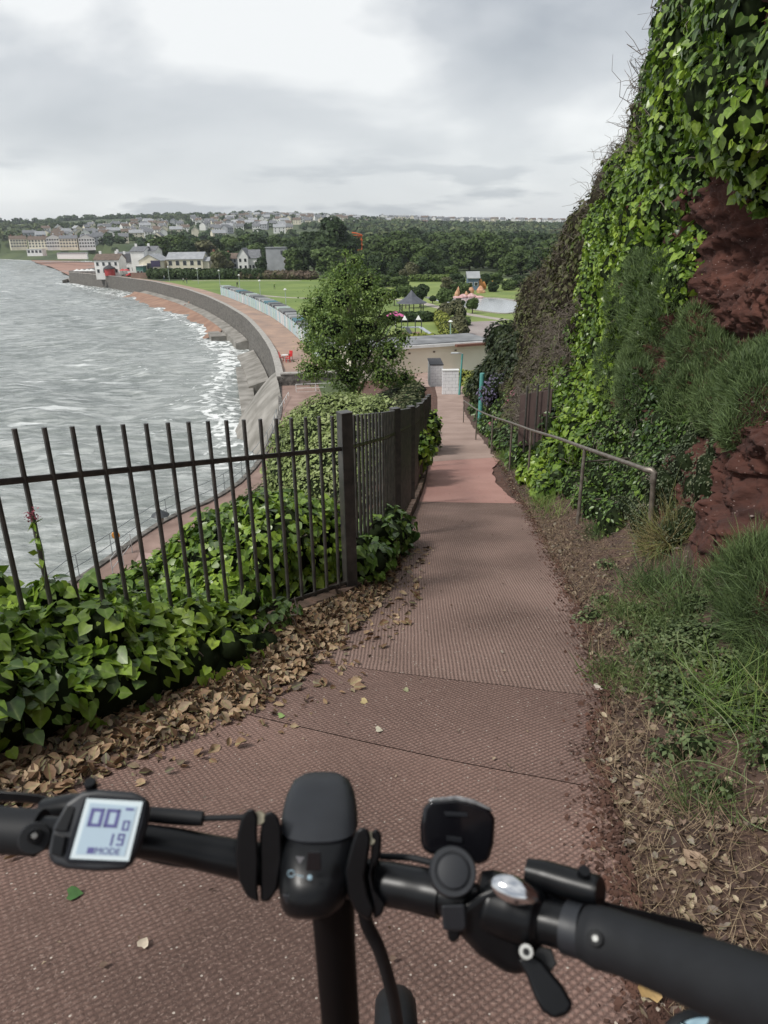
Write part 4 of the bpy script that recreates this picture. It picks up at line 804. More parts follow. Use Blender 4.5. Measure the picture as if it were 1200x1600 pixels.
# beaches
sand=mat('red_sand',(.20,.115,.08),.8,scale=.3,col2=(.34,.205,.14),det=8)
sand2=mat('far_sand',(.26,.15,.115),.9,scale=.05,col2=(.36,.21,.16),det=8)
wl=off_line(np.array([p for p in bays if 140<p[1]<268]),-2.6)
outp=[(x-w_,y-w_*.35) for (x,y),w_ in zip(wl,np.interp(wl[:,1],[140,160,200,235,268],[.4,1.8,4.2,5.0,.8]))]
n=len(wl); b=MB(); b.add([(x,y,1.05) for x,y in wl]+[(x,y,.10+.12*math.sin(i*1.7)) for i,(x,y) in enumerate(outp)]+[(x-4,y-1.4,-.8) for x,y in outp],[(i,i+1,n+i+1,n+i) for i in range(n-1)]+[(n+i,n+i+1,2*n+i+1,2*n+i) for i in range(n-1)])
tag(build(b,'beach',sand,smooth=True),kind='structure')
sheet('beach',pz([(48,406.5),(60,412),(80,417),(95,424),(108,430),(150,428),(152,411),(137,408)],.5),.5,sand2)
# quay
quay=mat('quay_stone',(.085,.078,.07),.9,scale=.7,bump=.2,bscale=1.2,col2=(.19,.17,.155),det=8)
qp=[tuple(PZ(u,v,5.0)[:2]) for u,v in ((107,423),(140,424.5),(182,429),(200,430))]; qb=[(qp[3][0]+10,qp[3][1]+60),(qp[0][0]-2,qp[0][1]+70)]
o=build(MB().prism([(x,y,-1) for x,y in qp+qb],(0,0,6)),'quay',quay,bevel=.1); tag(o,'stone quay bastion jutting into the bay below the white inn','quay')
qs=[tuple(PZ(u,v,.9)[:2]) for u,v in ((97,438),(106,436),(150,443),(212,452),(205,448),(196,444),(110,433))]
o=build(MB().prism([(x,y,-1) for x,y in qs],(0,0,1.9)),'quay_step',conc); tag(o,'low concrete step running round the foot of the stone quay','step')
# =============== BUILDINGS ===============
slate=mat('slate_roof',(.10,.105,.115),.7,scale=1.2,col2=(.19,.195,.205)); brownr=mat('brown_roof',(.09,.065,.05),.8,scale=.8,col2=(.17,.125,.095)); lightr=mat('pale_grey_roof',(.25,.26,.275),.6,scale=.6,col2=(.36,.37,.38)); darkr=mat('dark_roof',(.05,.05,.055),.8,scale=1)
render_w=mat('white_render',(.68,.675,.65),.8,scale=.4,col2=(.80,.795,.77)); cream=mat('cream_render',(.62,.57,.44),.8,scale=.4,col2=(.74,.69,.56)); greyr=mat('grey_render',(.30,.31,.33),.8,scale=.4,col2=(.40,.41,.43)); bluer=mat('blue_render',(.12,.17,.24),.8,scale=.4)
glass=mat('window_glass',(.02,.025,.03),.12,spec=.8); framem=mat('window_frame',(.6,.6,.58),.5); brickc=mat('brick_chimney',(.25,.12,.08),.9,scale=2)
def bldg(name,label,x,y,z,w,d,h,rh,wallm_,roofm,ridge='x',rz=0,wins=(4,2),chim=1,over=.35,cat='house',group=None,door=False,ww=1.0,wh=1.3,back=False):
    root=T(name,label,cat,(x,y,z),rz,group)
    b=MB()
    if ridge=='x':
        b.add([(-w/2,-d/2,-1.5),(w/2,-d/2,-1.5),(w/2,d/2,-1.5),(-w/2,d/2,-1.5),(-w/2,-d/2,h),(w/2,-d/2,h),(w/2,d/2,h),(-w/2,d/2,h),(-w/2,0,h+rh),(w/2,0,h+rh)],[(0,1,5,4),(1,2,6,9,5),(2,3,7,6),(3,0,4,8,7),(0,3,2,1)])
    else:
        b.add([(-w/2,-d/2,-1.5),(w/2,-d/2,-1.5),(w/2,d/2,-1.5),(-w/2,d/2,-1.5),(-w/2,-d/2,h),(w/2,-d/2,h),(w/2,d/2,h),(-w/2,d/2,h),(0,-d/2,h+rh),(0,d/2,h+rh)],[(0,1,5,8,4),(1,2,6,5),(2,3,7,9,6),(3,0,4,7),(0,3,2,1)])
    build(b,'wall',wallm_,root,world=False)
    b=MB(); t=.16; o=over
    if rh>.05:
        if ridge=='x':
            s=rh/(d/2); prof_=[(-d/2-o,h-s*o),(0,h+rh),(d/2+o,h-s*o)]
            vs=[(sx_*(w/2+o),yy,zz+.03+k) for sx_ in(-1,1) for k in(0,t) for yy,zz in prof_]
        else:
            s=rh/(w/2); prof_=[(-w/2-o,h-s*o),(0,h+rh),(w/2+o,h-s*o)]
            vs=[(xx,sx_*(d/2+o),zz+.03+k) for sx_ in(-1,1) for k in(0,t) for xx,zz in prof_]
        b.add(vs,[(0,1,4,3),(1,2,5,4),(6,9,10,7),(7,10,11,8),(0,6,7,1),(1,7,8,2),(3,4,10,9),(4,5,11,10),(0,3,9,6),(2,8,11,5)])
    else: b.box((0,0,h+.12),(w+2*o,d+2*o,.22))
    rf=build(b,'roof',roofm,root,world=False)
    nx,ny=wins
    for j in range(ny):
        for i in range(nx):
            wx=-w/2+w*(i+.5)/nx; wz_=.9+(h-.6)*j/max(ny,1)+.2
            if door and j==0 and i==nx//2:
                dd=build(MB().box((wx,-d/2-.03,1.0),(1.0,.08,2.05)),'door',darkr,root,world=False); continue
            f=build(MB().box((wx,-d/2-.03,wz_+wh/2),(ww+.16,.10,wh+.16)),'window',framem,root,world=False); build(MB().box((wx,-d/2-.085,wz_+wh/2),(ww,.03,wh)),'pane',glass,f,world=False)
    for c in range(chim):
        cx_=(-w*.36 if c==0 else w*.3); build(MB().box((cx_ if ridge=='x' else 0.2,0 if ridge=='x' else (-d*.2 if c==0 else d*.3),h+rh+.35),(.9,.6,1.7)),'chimney',brickc if wallm_ is not render_w else render_w,root,world=False)
    return root
def B(name,label,u0,u1,vb,z,Y,eave_v,ridge_v,wm,rm,**k):
    """building whose front spans columns u0..u1 at distance Y, eaves and ridge at the given rows"""
    a=PY(u0,vb,Y); c=PY(u1,vb,Y); ze=PY((u0+u1)/2,eave_v,Y)[2]; d=k.pop('d',8); zr=PY((u0+u1)/2,ridge_v,Y+(d/2 if k.get('ridge','x')=='x' else 0))[2]
    return bldg(name,label,(a[0]+c[0])/2,Y+d/2,z,c[0]-a[0],d,ze-z,max(.04,zr-ze),wm,rm,**k)
B('seafront_inn','long cream inn wing with tall windows and pale slate roof on the bay front',262,318,424,4.6,300,405,394.5,cream,lightr,wins=(5,2),d=11,chim=0,cat='inn',ww=1.3,wh=1.7)
B('seafront_inn','low cream end wing of the inn stepping down at its right',318.5,328,424,4.6,301,408,402,cream,lightr,wins=(2,1),d=8,chim=0,cat='inn')
inn_g=B('seafront_inn','cream gabled front of the inn with a dark sign under its gable',219,252,424.5,4.6,294,407.5,398,cream,lightr,ridge='y',wins=(1,1),d=14,chim=0,cat='inn',ww=2.2,wh=3.8)
B('seafront_inn','tall white rendered block of the inn with hipped dark roof and chimney stack',207.5,228,424.5,4.6,303,393,385.5,render_w,slate,ridge='x',wins=(0,0),d=12,chim=1,cat='inn')
B('seafront_inn','square white upper block of the inn with grey roof behind the gabled front',229,246,424,4.6,309,392,385,render_w,slate,ridge='x',wins=(2,2),d=10,chim=1,cat='inn')
s_=PY(243,412,293.85); build(MB().box(tuple(s_),(3.6,.15,2.3)),'sign_board',mat('sign_board',(.05,.04,.09),.5),inn_g)
pub=B('seaside_pub','white seaside house with brown roof and red awning bay on the quay',149,187,423,4.9,300,406,397,render_w,brownr,wins=(4,2),d=9,chim=2,cat='pub',ww=.9)
ax=PY(169,423,297.4); Ma=Matrix.Translation((ax[0],299.0,4.9)); bw=build(MB().lathe([(2.0,0),(2.0,2.6)],12,Ma),'bay_window',mat('red_awning',(.35,.04,.04),.6),pub); build(MB().lathe([(2.4,2.6),(2.2,3.0),(.2,4.1)],12,Ma),'bay_roof',darkr,bw)
B('cottage','white cottage with wide dark roof between the quay house and the inn',189,212,421,4.8,318,409,397,render_w,darkr,wins=(3,1),d=9,chim=1)
B('cottage','low white cottage with dark roof behind the quay house',178,205,419,4.8,335,404,394,render_w,slate,wins=(3,1),d=9,chim=1)
B('kiosk','green and white kiosk with flat roof beside the inn',213,224,424,4.8,290,416,416,mat('green_paint',(.08,.20,.17),.6),white,wins=(2,1),d=4,chim=0,cat='kiosk',ww=.8,wh=.9)
# parasols on the quay
for i,(u,v,c,l) in enumerate(((120,420,white,'white'),(128,421,white,'white'),(136,419,white,'white'),(143,421,white,'white'),(192,423,None,'red'),(198,424,None,'red'))):
    p=PY(u,v,296 if i<4 else 293); r_=T('parasol',('pale' if i<4 else 'red')+(' parasol on the outer end of the quay terrace' if i<4 else ' parasol between the quay house and the kiosk'),'parasol',(p[0],p[1],4.95),group='pale parasols on the quay' if i<4 else 'red parasols by the inn')
    build(MB().tube([(0,0,0),(0,0,2.5)],.04,6),'pole',dark,r_,world=False); build(MB().lathe([(1.6,2.0),(1.4,2.1),(.1,2.7)],8),'canopy',white if c else mat('red_canvas',(.42,.06,.06),.6),r_,world=False)
B('gabled_house','white gabled house with steep grey roof beyond the playing field',372,388,417,4.6,330,400,388,render_w,slate,ridge='y',wins=(2,2),d=12,chim=0,ww=.9)
B('gabled_house','white house with dark slate roof and gable joined to the steep gabled house',388,405,417,4.6,333,403,390.5,render_w,slate,wins=(3,1),d=9,chim=0,ww=.9)
mh=B('modern_house','flat roofed pale grey modern house among the trees beyond the field',417,447,420,4.6,335,387,386.5,greyr,lightr,wins=(0,0),d=9,chim=0)
p=PY(440.5,394.5,334.9); build(MB().box(tuple(p),(1.3,.14,1.7)),'window',glass,mh)
B('terrace_house','blue rendered house with brown roof right of the inn',330,352,420,4.6,345,405,394,bluer,brownr,wins=(4,2),d=9,chim=1)
B('terrace_house','grey rendered house with brown roof beside the blue house',353,371,419,4.6,350,404,396,greyr,brownr,wins=(3,2),d=9,chim=1)
# walls, hedges, bank behind the field
def hedge(name,label,pts,w,h,z,n,size,m,cat='hedge',jit=.5):
    bl=[]; P=dense(np.array(pts,float),w*.55)
    for x,y in P:
        for _ in range(2): bl.append(((x+random.uniform(-w*.12,w*.12),y+random.uniform(-w*.12,w*.12),z+h*.48),(w*.56,w*.56,h*.52)))
    root=T(name,label,cat,(P[0][0],P[0][1],z)); core_mesh('inner_growth',bl,root,core_m,.8); P_,N_=blob_points(bl,n); k=len(P_)
    leaves('foliage',m,P_,norm(N_+rv(k,jit)),rv(k),size*(1+.3*rng.normal(size=k)).clip(.4,1.7),QUAD,root); return root
fol=[leafmat('tree_foliage_dark',[(.025,.045,.018),(.045,.075,.026),(.075,.11,.038)],.6,.25,.12,.5,.12),
     leafmat('tree_foliage_mid',[(.05,.08,.025),(.085,.13,.038),(.13,.185,.055)],.6,.25,.15,.5,.12),
     leafmat('tree_foliage_light',[(.08,.12,.035),(.125,.18,.045),(.18,.24,.07)],.6,.25,.15,.5,.12),
     leafmat('tree_foliage_olive',[(.075,.075,.04),(.12,.12,.06),(.165,.17,.08)],.6,.25,.12,.5,.12)]
yel=leafmat('golden_privet',[(.14,.17,.03),(.24,.27,.05),(.34,.36,.08)],.6,.25,.15,.3,.6)
q=[PZ(232,436,4.5)[:2],PZ(300,437,4.5)[:2],PZ(405,437,4.5)[:2]]
hedge('long_hedge','long dark hedge along the far side of the playing field below the inn',[(x,y+4) for x,y in q],3.4,3.6,4.4,5200,.75,fol[0])
q=[PZ(378,437,4.5)[:2],PZ(430,437,4.5)[:2],PZ(482,437.5,4.5)[:2]]
hedge('scrub_bank','rough brown scrub bank at the back of the playing field',[(x,y+5) for x,y in q],5,3.0,4.3,3000,.7,leafmat('bank_scrub',[(.09,.06,.045),(.16,.12,.09),(.12,.13,.06)],.8,.2,.1,.5,.2),cat='bank')
b=MB(); a=PY(204,426,283); c=PY(262,427,281); b.prism([(a[0],a[1],4.4),(c[0],c[1],4.4),(c[0],c[1]+.6,4.4),(a[0],a[1]+.6,4.4)],(0,0,2.1)); tag(build(b,'garden_wall',mat('brown_stone',(.17,.11,.085),.9,scale=.8,col2=(.26,.18,.14))),'brown stone wall in front of the inn','wall')
# field paths
pathm=mat('pale_path',(.30,.27,.23),.9,scale=.3,col2=(.40,.36,.31))
def ribbon(name,px,w,z,m):
    P=sm(np.array([PZ(u,v,z)[:2] for u,v in px]),2); A_=off_line(P,-w/2);B_=off_line(P,w/2); n=len(P); b=MB(); b.add([(x,y,z) for x,y in A_]+[(x,y,z) for x,y in B_],[(i,i+1,n+i+1,n+i) for i in range(n-1)]); return tag(build(b,name,m),kind='structure')
ribbon('footpath',[(405,461),(440,464.5),(480,466),(540,468),(560,468.5)],1.8,4.43,pathm)
ribbon('footpath',[(300,438.5),(360,438.8),(470,438.5)],2.,4.431,pathm)
ribbon('footpath',[(560,468.5),(600,466),(650,470),(690,482),(735,492),(790,500)],2.2,4.43,pathm)
ribbon('footpath',[(600,466),(640,460),(660,455)],2.,4.434,pathm)
pave=mat('plaza_paving',(.24,.20,.19),.85,scale=.3,col2=(.31,.27,.25))
sheet('plaza',pz([(727,503),(775,501),(800,520),(790,545),(712,537),(722,523)],4.44),4.44,pave)
# pond
pw=bpy.data.materials.new('pond_water'); pw.use_nodes=True; b_=pw.node_tree.nodes['Principled BSDF']; b_.inputs['Base Color'].default_value=(.35,.37,.38,1); b_.inputs['Roughness'].default_value=.12; b_.inputs['Specular IOR Level'].default_value=.8
_n=pw.node_tree.nodes.new('ShaderNodeTexNoise'); _n.inputs['Scale'].default_value=2; _b=pw.node_tree.nodes.new('ShaderNodeBump'); _b.inputs['Strength'].default_value=.1; pw.node_tree.links.new(_n.outputs[0],_b.inputs['Height']); pw.node_tree.links.new(_b.outputs[0],b_.inputs['Normal'])
pp=sm(np.array(pz([(664,465),(690,463.5),(740,465),(800,467),(830,480),(800,492),(752,487),(715,478),(690,472)],4.45)),2)
sheet('pond',[tuple(p) for p in pp],4.45,pw)
strip('pond_edge',off_line(pp,.0),[(-.15,4.43),(-.15,4.6),(.3,4.6),(.3,4.43)],cap,label='pale stone edging round the park pond',cat='edging')
sheet('playground_surface',pz([(628,520),(655,518),(664,524),(650,530),(630,528)],4.44),4.44,mat('bark_chips',(.20,.13,.09),.9,scale=2))
# gazebo
g0=PZ(643,491,4.5); gz_=T('gazebo','open gazebo with pointed dark grey roof on slim posts in the park','gazebo',(g0[0],g0[1],4.42))
for k in range(6): a=k*math.pi/3+.3; build(MB().tube([(2.3*math.cos(a),2.3*math.sin(a),0),(2.3*math.cos(a),2.3*math.sin(a),2.2)],.09,6),'post',dark,gz_,world=False)
build(MB().lathe([(2.85,2.1),(2.75,2.25),(1.9,2.65),(1.0,3.25),(.35,4.0),(.05,4.4)],12),'roof',mat('gazebo_roof',(.055,.06,.075),.6,scale=.8,col2=(.09,.095,.11)),gz_,world=False)
def cg(u,v,z=4.42): p=PZ(u,v,z); return p[0],p[1]
hedge('clipped_hedge','dark clipped hedge in front of the gazebo',[cg(608,503),cg(666,502)],2.2,1.7,4.4,2600,.28,fol[0])
hedge('clipped_hedge','golden green curved hedge running down beside the playground',[cg(686,497),cg(692,510),cg(699,524),cg(700,536)],2.2,1.5,4.4,2400,.25,yel)
hedge('clipped_hedge','golden green low hedge along the near side of the playground',[cg(628,537),cg(660,534),cg(690,536)],1.8,1.2,4.4,1800,.25,yel)
dome('round_bush','bush','round grey brown bush between the golden hedge and the plaza',(*cg(707,497),5.2),(2.4,2.2,2.3),2600,.24,fol[3],26,QUAD,core=core_m)
dome('round_bush','bush','tall brownish bush right of the golden hedge by the lamp',(*cg(715,524),5.0),(1.6,1.8,2.6),2600,.2,fol[3],26,QUAD)
dome('round_bush','bush','small green bush at the corner of the plaza',(*cg(728,508),4.7),(1.3,1.3,1.1),900,.22,fol[1],14,QUAD)
dome('round_bush','bush','yellow flowering bush behind the white block walls',(5.6,47,8.6),(1.7,1.6,1.1),3500,.10,yel,26,QUAD)
dome('round_bush','bush','pale green leafy bush right of the turquoise lamp post',(4.95,37.5,10.),(.55,1.8,1.3),3500,.10,shrub_m,26,OVAL)
# playground slide
sl=T('playground_slide','playground tower unit with grey slide and two pointed white roofs','slide',(*cg(643,525),4.42)); met=mat('slide_metal',(.35,.38,.42),.4)
for x in (-1.,1.):
    for a in (-.45,.45):
        for c in (-.45,.45): build(MB().tube([(x+a,c,0),(x+a,c,2.4)],.05,5),'post',dark,sl,world=False)
    build(MB().lathe([(.5,2.3),(.06,2.9)],4,Matrix.Translation((x,0,0))@Matrix.Rotation(.785,4,'Z')),'tower_roof',white,sl,world=False)
build(MB().box((0,0,1.25),(2.8,1,.1)),'deck',met,sl,world=False)
build(MB().prism([(1.0,-.5,1.25),(1.0,-.5,1.32),(2.9,-2.6,.22),(2.9,-2.6,.15)],(.6,.1,0)),'chute',met,sl,world=False)
build(MB().prism([(-1.0,-.5,1.25),(-1.0,-.5,1.32),(-.2,-2.9,.22),(-.2,-2.9,.15)],(.6,.1,0)),'chute',dark,sl,world=False)
um=T('playground_canopy','pink star shaped canopy in the playground','canopy',(*cg(618,519),4.42)); build(MB().tube([(0,0,0),(0,0,2.4)],.06,6),'pole',white,um,world=False)
b=MB(); st=[((1.7 if i%2 else .8)*math.cos(i*math.pi/5),(1.7 if i%2 else .8)*math.sin(i*math.pi/5),2.4) for i in range(10)]; b.add(st+[(0,0,3.1),(0,0,2.35)],[(i,(i+1)%10,10) for i in range(10)]+[((i+1)%10,i,11) for i in range(10)]); build(b,'canopy_cloth',mat('pink_canvas',(.55,.10,.28),.6),um,world=False)
# beige flat roofed building and rooftops
bb=T('beach_building','long low cream building with flat dark felt roof and white fascia below the path','building',(4.2,72.5,4.6),.33)
build(MB().box((0,2.6,1.2),(15,5.2,3.4)),'wall',mat('cream_wall',(.66,.60,.47),.85,scale=.3,col2=(.76,.71,.58)),bb,world=False)
build(MB().box((0,2.5,3.07),(15.6,6.0,.28)),'fascia',white,bb,world=False)
build(MB().box((0,2.6,3.27),(15.2,5.6,.10)),'roof',mat('felt_roof',(.12,.125,.13),.85,scale=.5,col2=(.28,.285,.29),det=9),bb,world=False)
for x in (-5.5,-1.5,1.2,3.6): build(MB().box((x,-.02,2.4),(.22,.08,.16)),'vent',brownr,bb,world=False)
build(MB().box((5.6,-.75,2.98),(4.6,.5,.22)),'rusty_gutter',mat('rusty_fascia',(.16,.07,.045),.8),bb,world=False)
blockm=mat('painted_block',(.68,.68,.69),.8,scale=3,bump=.01,bscale=20,col2=(.80,.80,.81)); mort=mat('block_joint',(.30,.30,.31),.9)
def blockwall(label,u0,u1,vt,vb,Y,dep,roof=False):
    a=PY(u0,vb,Y);c=PY(u1,vb,Y); h=PY(u0,vt,Y)[2]-a[2]; w=c[0]-a[0]; r=T('block_wall',label,'wall',(a[0]+w/2,Y,a[2])); b=MB(); nrow=8
    for i in range(nrow):
        for j in range(3):
            xx0=-w/2+w*max(0,(j-(.5 if i%2 else 0)))/2.5; xx1=min(w/2,-w/2+w*(j+1-(.5 if i%2 else 0))/2.5)
            if xx1-xx0>.03: b.box(((xx0+xx1)/2,dep/2,h*(i+.5)/nrow),(xx1-xx0-.012,dep,h/nrow-.012))
    build(b,'blockwork',blockm,r,world=False); build(MB().box((0,dep/2,h/2),(w-.02,dep-.02,h-.02)),'mortar',mort,r,world=False); build(MB().box((0,dep/2,h+.03),(w+.05,dep+.05,.06)),'coping',white if not roof else darkr,r,world=False); return r
blockwall('white painted blockwork pier nearest the end of the path',691,716,580,621,39.5,.35)
r=blockwall('small whitewashed block shelter with dark flat roof left of the nearer pier',672,692,571,606,46.5,2.6,True)
build(MB().box((-.43,1.2,.75),(.05,.8,1.5)),'door',white,r,world=False)
turq=mat('turquoise_paint',(.07,.27,.25),.5,scale=6,col2=(.12,.36,.33))
lb_=Vector(PY(717,622,39.2)); lt=Vector(PY(722.5,553,39.2)); r=T('street_lamp','turquoise lamp post with short swept arm beside the white block pier','lamp',tuple(lb_)); build(MB().tube([lb_-Vector((0,0,.3)),lb_.lerp(lt,.4),lt],[.075,.055,.05],8),'post',turq,r,smooth='auto')
build(MB().tube([lt,lt+Vector((-.15,0,.05)),lt+Vector((-.5,-.02,.05))],.03,6),'arm',mat('arm_grey',(.3,.32,.33),.5),r); build(MB().box(lt+Vector((-.42,0,.05)),(.42,.16,.08)),'lamp_head',mat('arm_grey2',(.42,.44,.44),.4),r,bevel=.02)
lb_=Vector(PY(749,668,25.5)); lt=Vector(PY(753.5,583,25.5)); r=T('turquoise_post','plain turquoise pole standing in the plants beside the lower handrail','post',tuple(lb_)); build(MB().tube([lb_-Vector((0,0,.6)),lt],.085,10),'post',turq,r,smooth='auto')
lb_=Vector((*cg(704,540),4.4)); lt=Vector(PY(704,504,lb_.y)); r=T('street_lamp','pale green lamp post behind the cream building roof','lamp',tuple(lb_)); build(MB().tube([lb_,lt],.09,8),'post',mat('pale_green_paint',(.25,.36,.32),.5),r,smooth='auto'); build(MB().lathe([(.12,0),(.3,.12),(.12,.3)],8,Matrix.Translation(lt)),'lamp_head',white,r,smooth='auto')
# brown panel fence beside the handrail
r=T('panel_fence','small dark brown panel with iron uprights half hidden by ivy beside the lower handrail','fence',tuple(PY(838,705,12.6))); brp=mat('brown_panel',(.045,.028,.024),.8,scale=3,col2=(.075,.048,.042))
for u in (818,834,851): a=Vector(PY(u,706,12.9-.02*(u-818))); build(MB().tube([a,a+Vector((0,0,1.25))],.02,6),'post',iron,r)
a=Vector(PY(808,706,13.2)); c=Vector(PY(856,704,12.4)); build(MB().prism([a+Vector((0,0,.12)),c+Vector((0,0,.12)),c+Vector((0,0,1.12)),a+Vector((0,0,1.12))],(.02,.04,0)),'panel',brp,r)
# =============== BEACH HUTS ===============
hutline=off_line(bays,4.95); hutline=dense(hutline,.25); hs=np.concatenate([[0],np.cumsum(np.linalg.norm(np.diff(hutline,axis=0),axis=1))])
s0=np.interp(83,hutline[:,1],hs); s1=np.interp(191,hutline[:,1],hs)
wallc=[mat('hut_'+n,c,.6,scale=2,var=.08) for n,c in (('white',(.66,.67,.66)),('pale_blue',(.42,.56,.60)),('pale_green',(.48,.60,.55)),('light_grey',(.52,.55,.57)))]
roofc=[('grey',mat('hut_roof_grey',(.17,.18,.18),.8,scale=1)),('teal',mat('hut_roof_teal',(.08,.17,.20),.8,scale=1)),('dark',mat('hut_roof_dark',(.055,.058,.065),.8,scale=1)),('pale green',mat('hut_roof_mint',(.33,.42,.38),.8,scale=1)),('light grey',mat('hut_roof_light',(.30,.31,.31),.8,scale=1))]
protos={}
def hut_proto(wi,ri):
    r=T('beach_hut','x','beach hut',(0,0,0)); w,d,h,rh=1.82,2.1,1.95,.42
    b=MB(); b.add([(-w/2,0,0),(w/2,0,0),(w/2,d,0),(-w/2,d,0),(-w/2,0,h),(w/2,0,h),(w/2,d,h),(-w/2,d,h),(0,0,h+rh),(0,d,h+rh)],[(0,1,5,8,4),(1,2,6,5),(2,3,7,9,6),(3,0,4,7),(0,3,2,1)]); build(b,'wall',wallc[wi],r,world=False)
    b=MB(); o=.08; s=rh/(w/2); b.add([(x,y,z+k) for y in(-.15,d+.05) for k in(.02,.09) for x,z in((-w/2-o,h-s*o),(0,h+rh),(w/2+o,h-s*o))],[(0,1,4,3),(1,2,5,4),(6,9,10,7),(7,10,11,8),(0,6,7,1),(1,7,8,2),(3,4,10,9),(4,5,11,10),(0,3,9,6),(2,8,11,5)]); build(b,'roof',roofc[ri][1],r,world=False)
    build(MB().box((-.32,-.02,.92),(.60,.05,1.75)),'door',wallc[(wi+1)%4],r,world=False); build(MB().box((.32,-.02,.92),(.60,.05,1.75)),'door',wallc[(wi+1)%4],r,world=False); return r
pitch=2.05; n=int((s1-s0)/pitch); used=set()
for i in range(n):
    s=s0+pitch*(i+.5); x,y=np.interp(s,hs,hutline[:,0]),np.interp(s,hs,hutline[:,1]); x2,y2=np.interp(s+.5,hs,hutline[:,0]),np.interp(s+.5,hs,hutline[:,1]); ang=math.atan2(y2-y,x2-x)
    ri=(0,0,0,4,2,0,1,0,4,2,0,3,0,2,1,4)[(i//2*7+i)%16]; wi=random.choice((0,0,1,1,2,3)); key=(wi,ri); lab='beach hut with %s roof in the long seafront row'%roofc[ri][0]
    rz=ang-math.pi
    if key not in protos: protos[key]=r=hut_proto(wi,ri); r.location=(x,y,4.52); r.rotation_euler=(0,0,rz); r['label']=lab; r['group']='beach huts with %s roofs'%roofc[ri][0]
    else: dup(protos[key],(x,y,4.52),rz,label=lab,group='beach huts with %s roofs'%roofc[ri][0])
# field lamps
lm=mat('lamp_pale',(.38,.43,.42),.5)
for i,(u,vt,vb,l) in enumerate(((310,421,443,'lamp post at the far left corner of the field'),(344,424,447,'second lamp post from the left on the promenade'),(375,431,453,'third lamp post behind the beach huts'),(407,440,462,'fourth lamp post behind the beach huts'),(447,454,478,'nearest lamp post behind the beach huts'),(265,418,440,'distant lamp post on the promenade bend'))):
    p=PZ(u,vb,4.45); h=PY(u,vt,p[1])[2]-4.45; r=T('street_lamp','tall pale '+l,'lamp',(p[0],p[1],4.45)); build(MB().tube([(0,0,0),(0,0,h)],[.09,.06],6),'post',lm,r,world=False); build(MB().lathe([(.1,h),(.34,h+.1),(.34,h+.25),(.08,h+.45)],8),'lamp_head',white,r,world=False)
# red chairs and table on the promenade
redp=mat('red_plastic',(.55,.03,.03),.4)
def chair(x,y,rz,label):
    r=T('garden_chair',label,'chair',(x,y,4.5),rz)
    build(MB().box((0,0,.45),(.5,.48,.05)),'seat',redp,r,bevel=.015,world=False); build(MB().box((0,.24,.78),(.5,.05,.62),M=Matrix.Rotation(-.15,3,'X')),'backrest',redp,r,bevel=.015,world=False)
    for a in (-.21,.21):
        for c in (-.2,.2): build(MB().tube([(a*1.1,c*1.15,0),(a,c,.45)],.025,5),'leg',redp,r,world=False)
        build(MB().tube([(a*1.15,-.2,.45),(a*1.15,-.2,.68),(a*1.15,.22,.68)],.022,5),'arm',redp,r,world=False)
cx0,cy0=PZ(446,566,4.5)[:2]; chair(cx0+.3,cy0,-1.2,'red garden chair nearest the camera beside the white table'); chair(cx0-.55,cy0+.9,1.9,'red garden chair left of the white table by the coping'); chair(cx0+.35,cy0+1.5,-.6,'red garden chair behind the white table')
tb=T('garden_table','small round white table among red chairs on the promenade','table',(cx0-.15,cy0+.75,4.5)); build(MB().lathe([(.42,.70),(.45,.73),(.42,.75)],14),'tabletop',white,tb,world=False); build(MB().tube([(0,0,0),(0,0,.7)],.05,8),'leg',white,tb,world=False)
# =============== PEOPLE ===============
skinm=mat('skin',(.45,.28,.20),.6); 
def person(x,y,z,rz,top,legs,label,h=1.72,walk=.18):
    r=T('person',label,'person',(x,y,z),rz); s=h/1.72
    bmv=[((0,0,.92),.13),((0,0,1.15),.14),((0,0,1.40),.16),((0,0,1.50),.06),((0,-.01,1.62),.10),((.1,0,.88),.09),((.11,-walk,.48),.065),((.12,-walk*.9,.06),.05),((-.1,0,.88),.09),((-.11,walk,.5),.065),((-.12,walk*1.3,.08),.05),((.2,0,1.40),.06),((.25,walk*.5,1.12),.05),((.24,-.02,.88),.04),((-.2,0,1.40),.06),((-.25,-walk*.5,1.12),.05),((-.24,-.12,.92),.04),((.13,-walk*.9-.14,.03),.04),((-.12,walk*1.3-.14,.04),.04)]
    ed=[(0,1),(1,2),(2,3),(3,4),(0,5),(5,6),(6,7),(7,17),(0,8),(8,9),(9,10),(10,18),(2,11),(11,12),(12,13),(2,14),(14,15),(15,16)]
    me=bpy.data.meshes.new('body'); me.from_pydata([tuple(c*s for c in v) for v,_ in bmv],ed,[]); o=link('body',me,[skinm,top,legs]); o.parent=r
    sk=o.modifiers.new('skin','SKIN'); 
    for i,(v,rr) in enumerate(bmv): me.skin_vertices[0].data[i].radius=(rr*s,rr*s*.8)
    me.skin_vertices[0].data[0].use_root=True; o.modifiers.new('s','SUBSURF').levels=1
    dg=bpy.context.evaluated_depsgraph_get(); e=o.evaluated_get(dg); m2=bpy.data.meshes.new_from_object(e); o.modifiers.clear(); o.data=m2
    m2.polygons.foreach_set('material_index',[0 if (f.center.z>1.5*s or (f.center.z<.98*s and abs(f.center.x)>.19*s and f.center.z>.8*s)) else (1 if f.center.z>.95*s else 2) for f in m2.polygons]); m2.polygons.foreach_set('use_smooth',[True]*len(m2.polygons))
    return r
dk=mat('dark_cloth',(.02,.022,.03),.8); bl_=mat('blue_cloth',(.06,.09,.16),.8); gn=mat('green_cloth',(.2,.3,.08),.8); wt=mat('white_cloth',(.55,.55,.55),.8); rd=mat('red_cloth',(.3,.05,.05),.8)
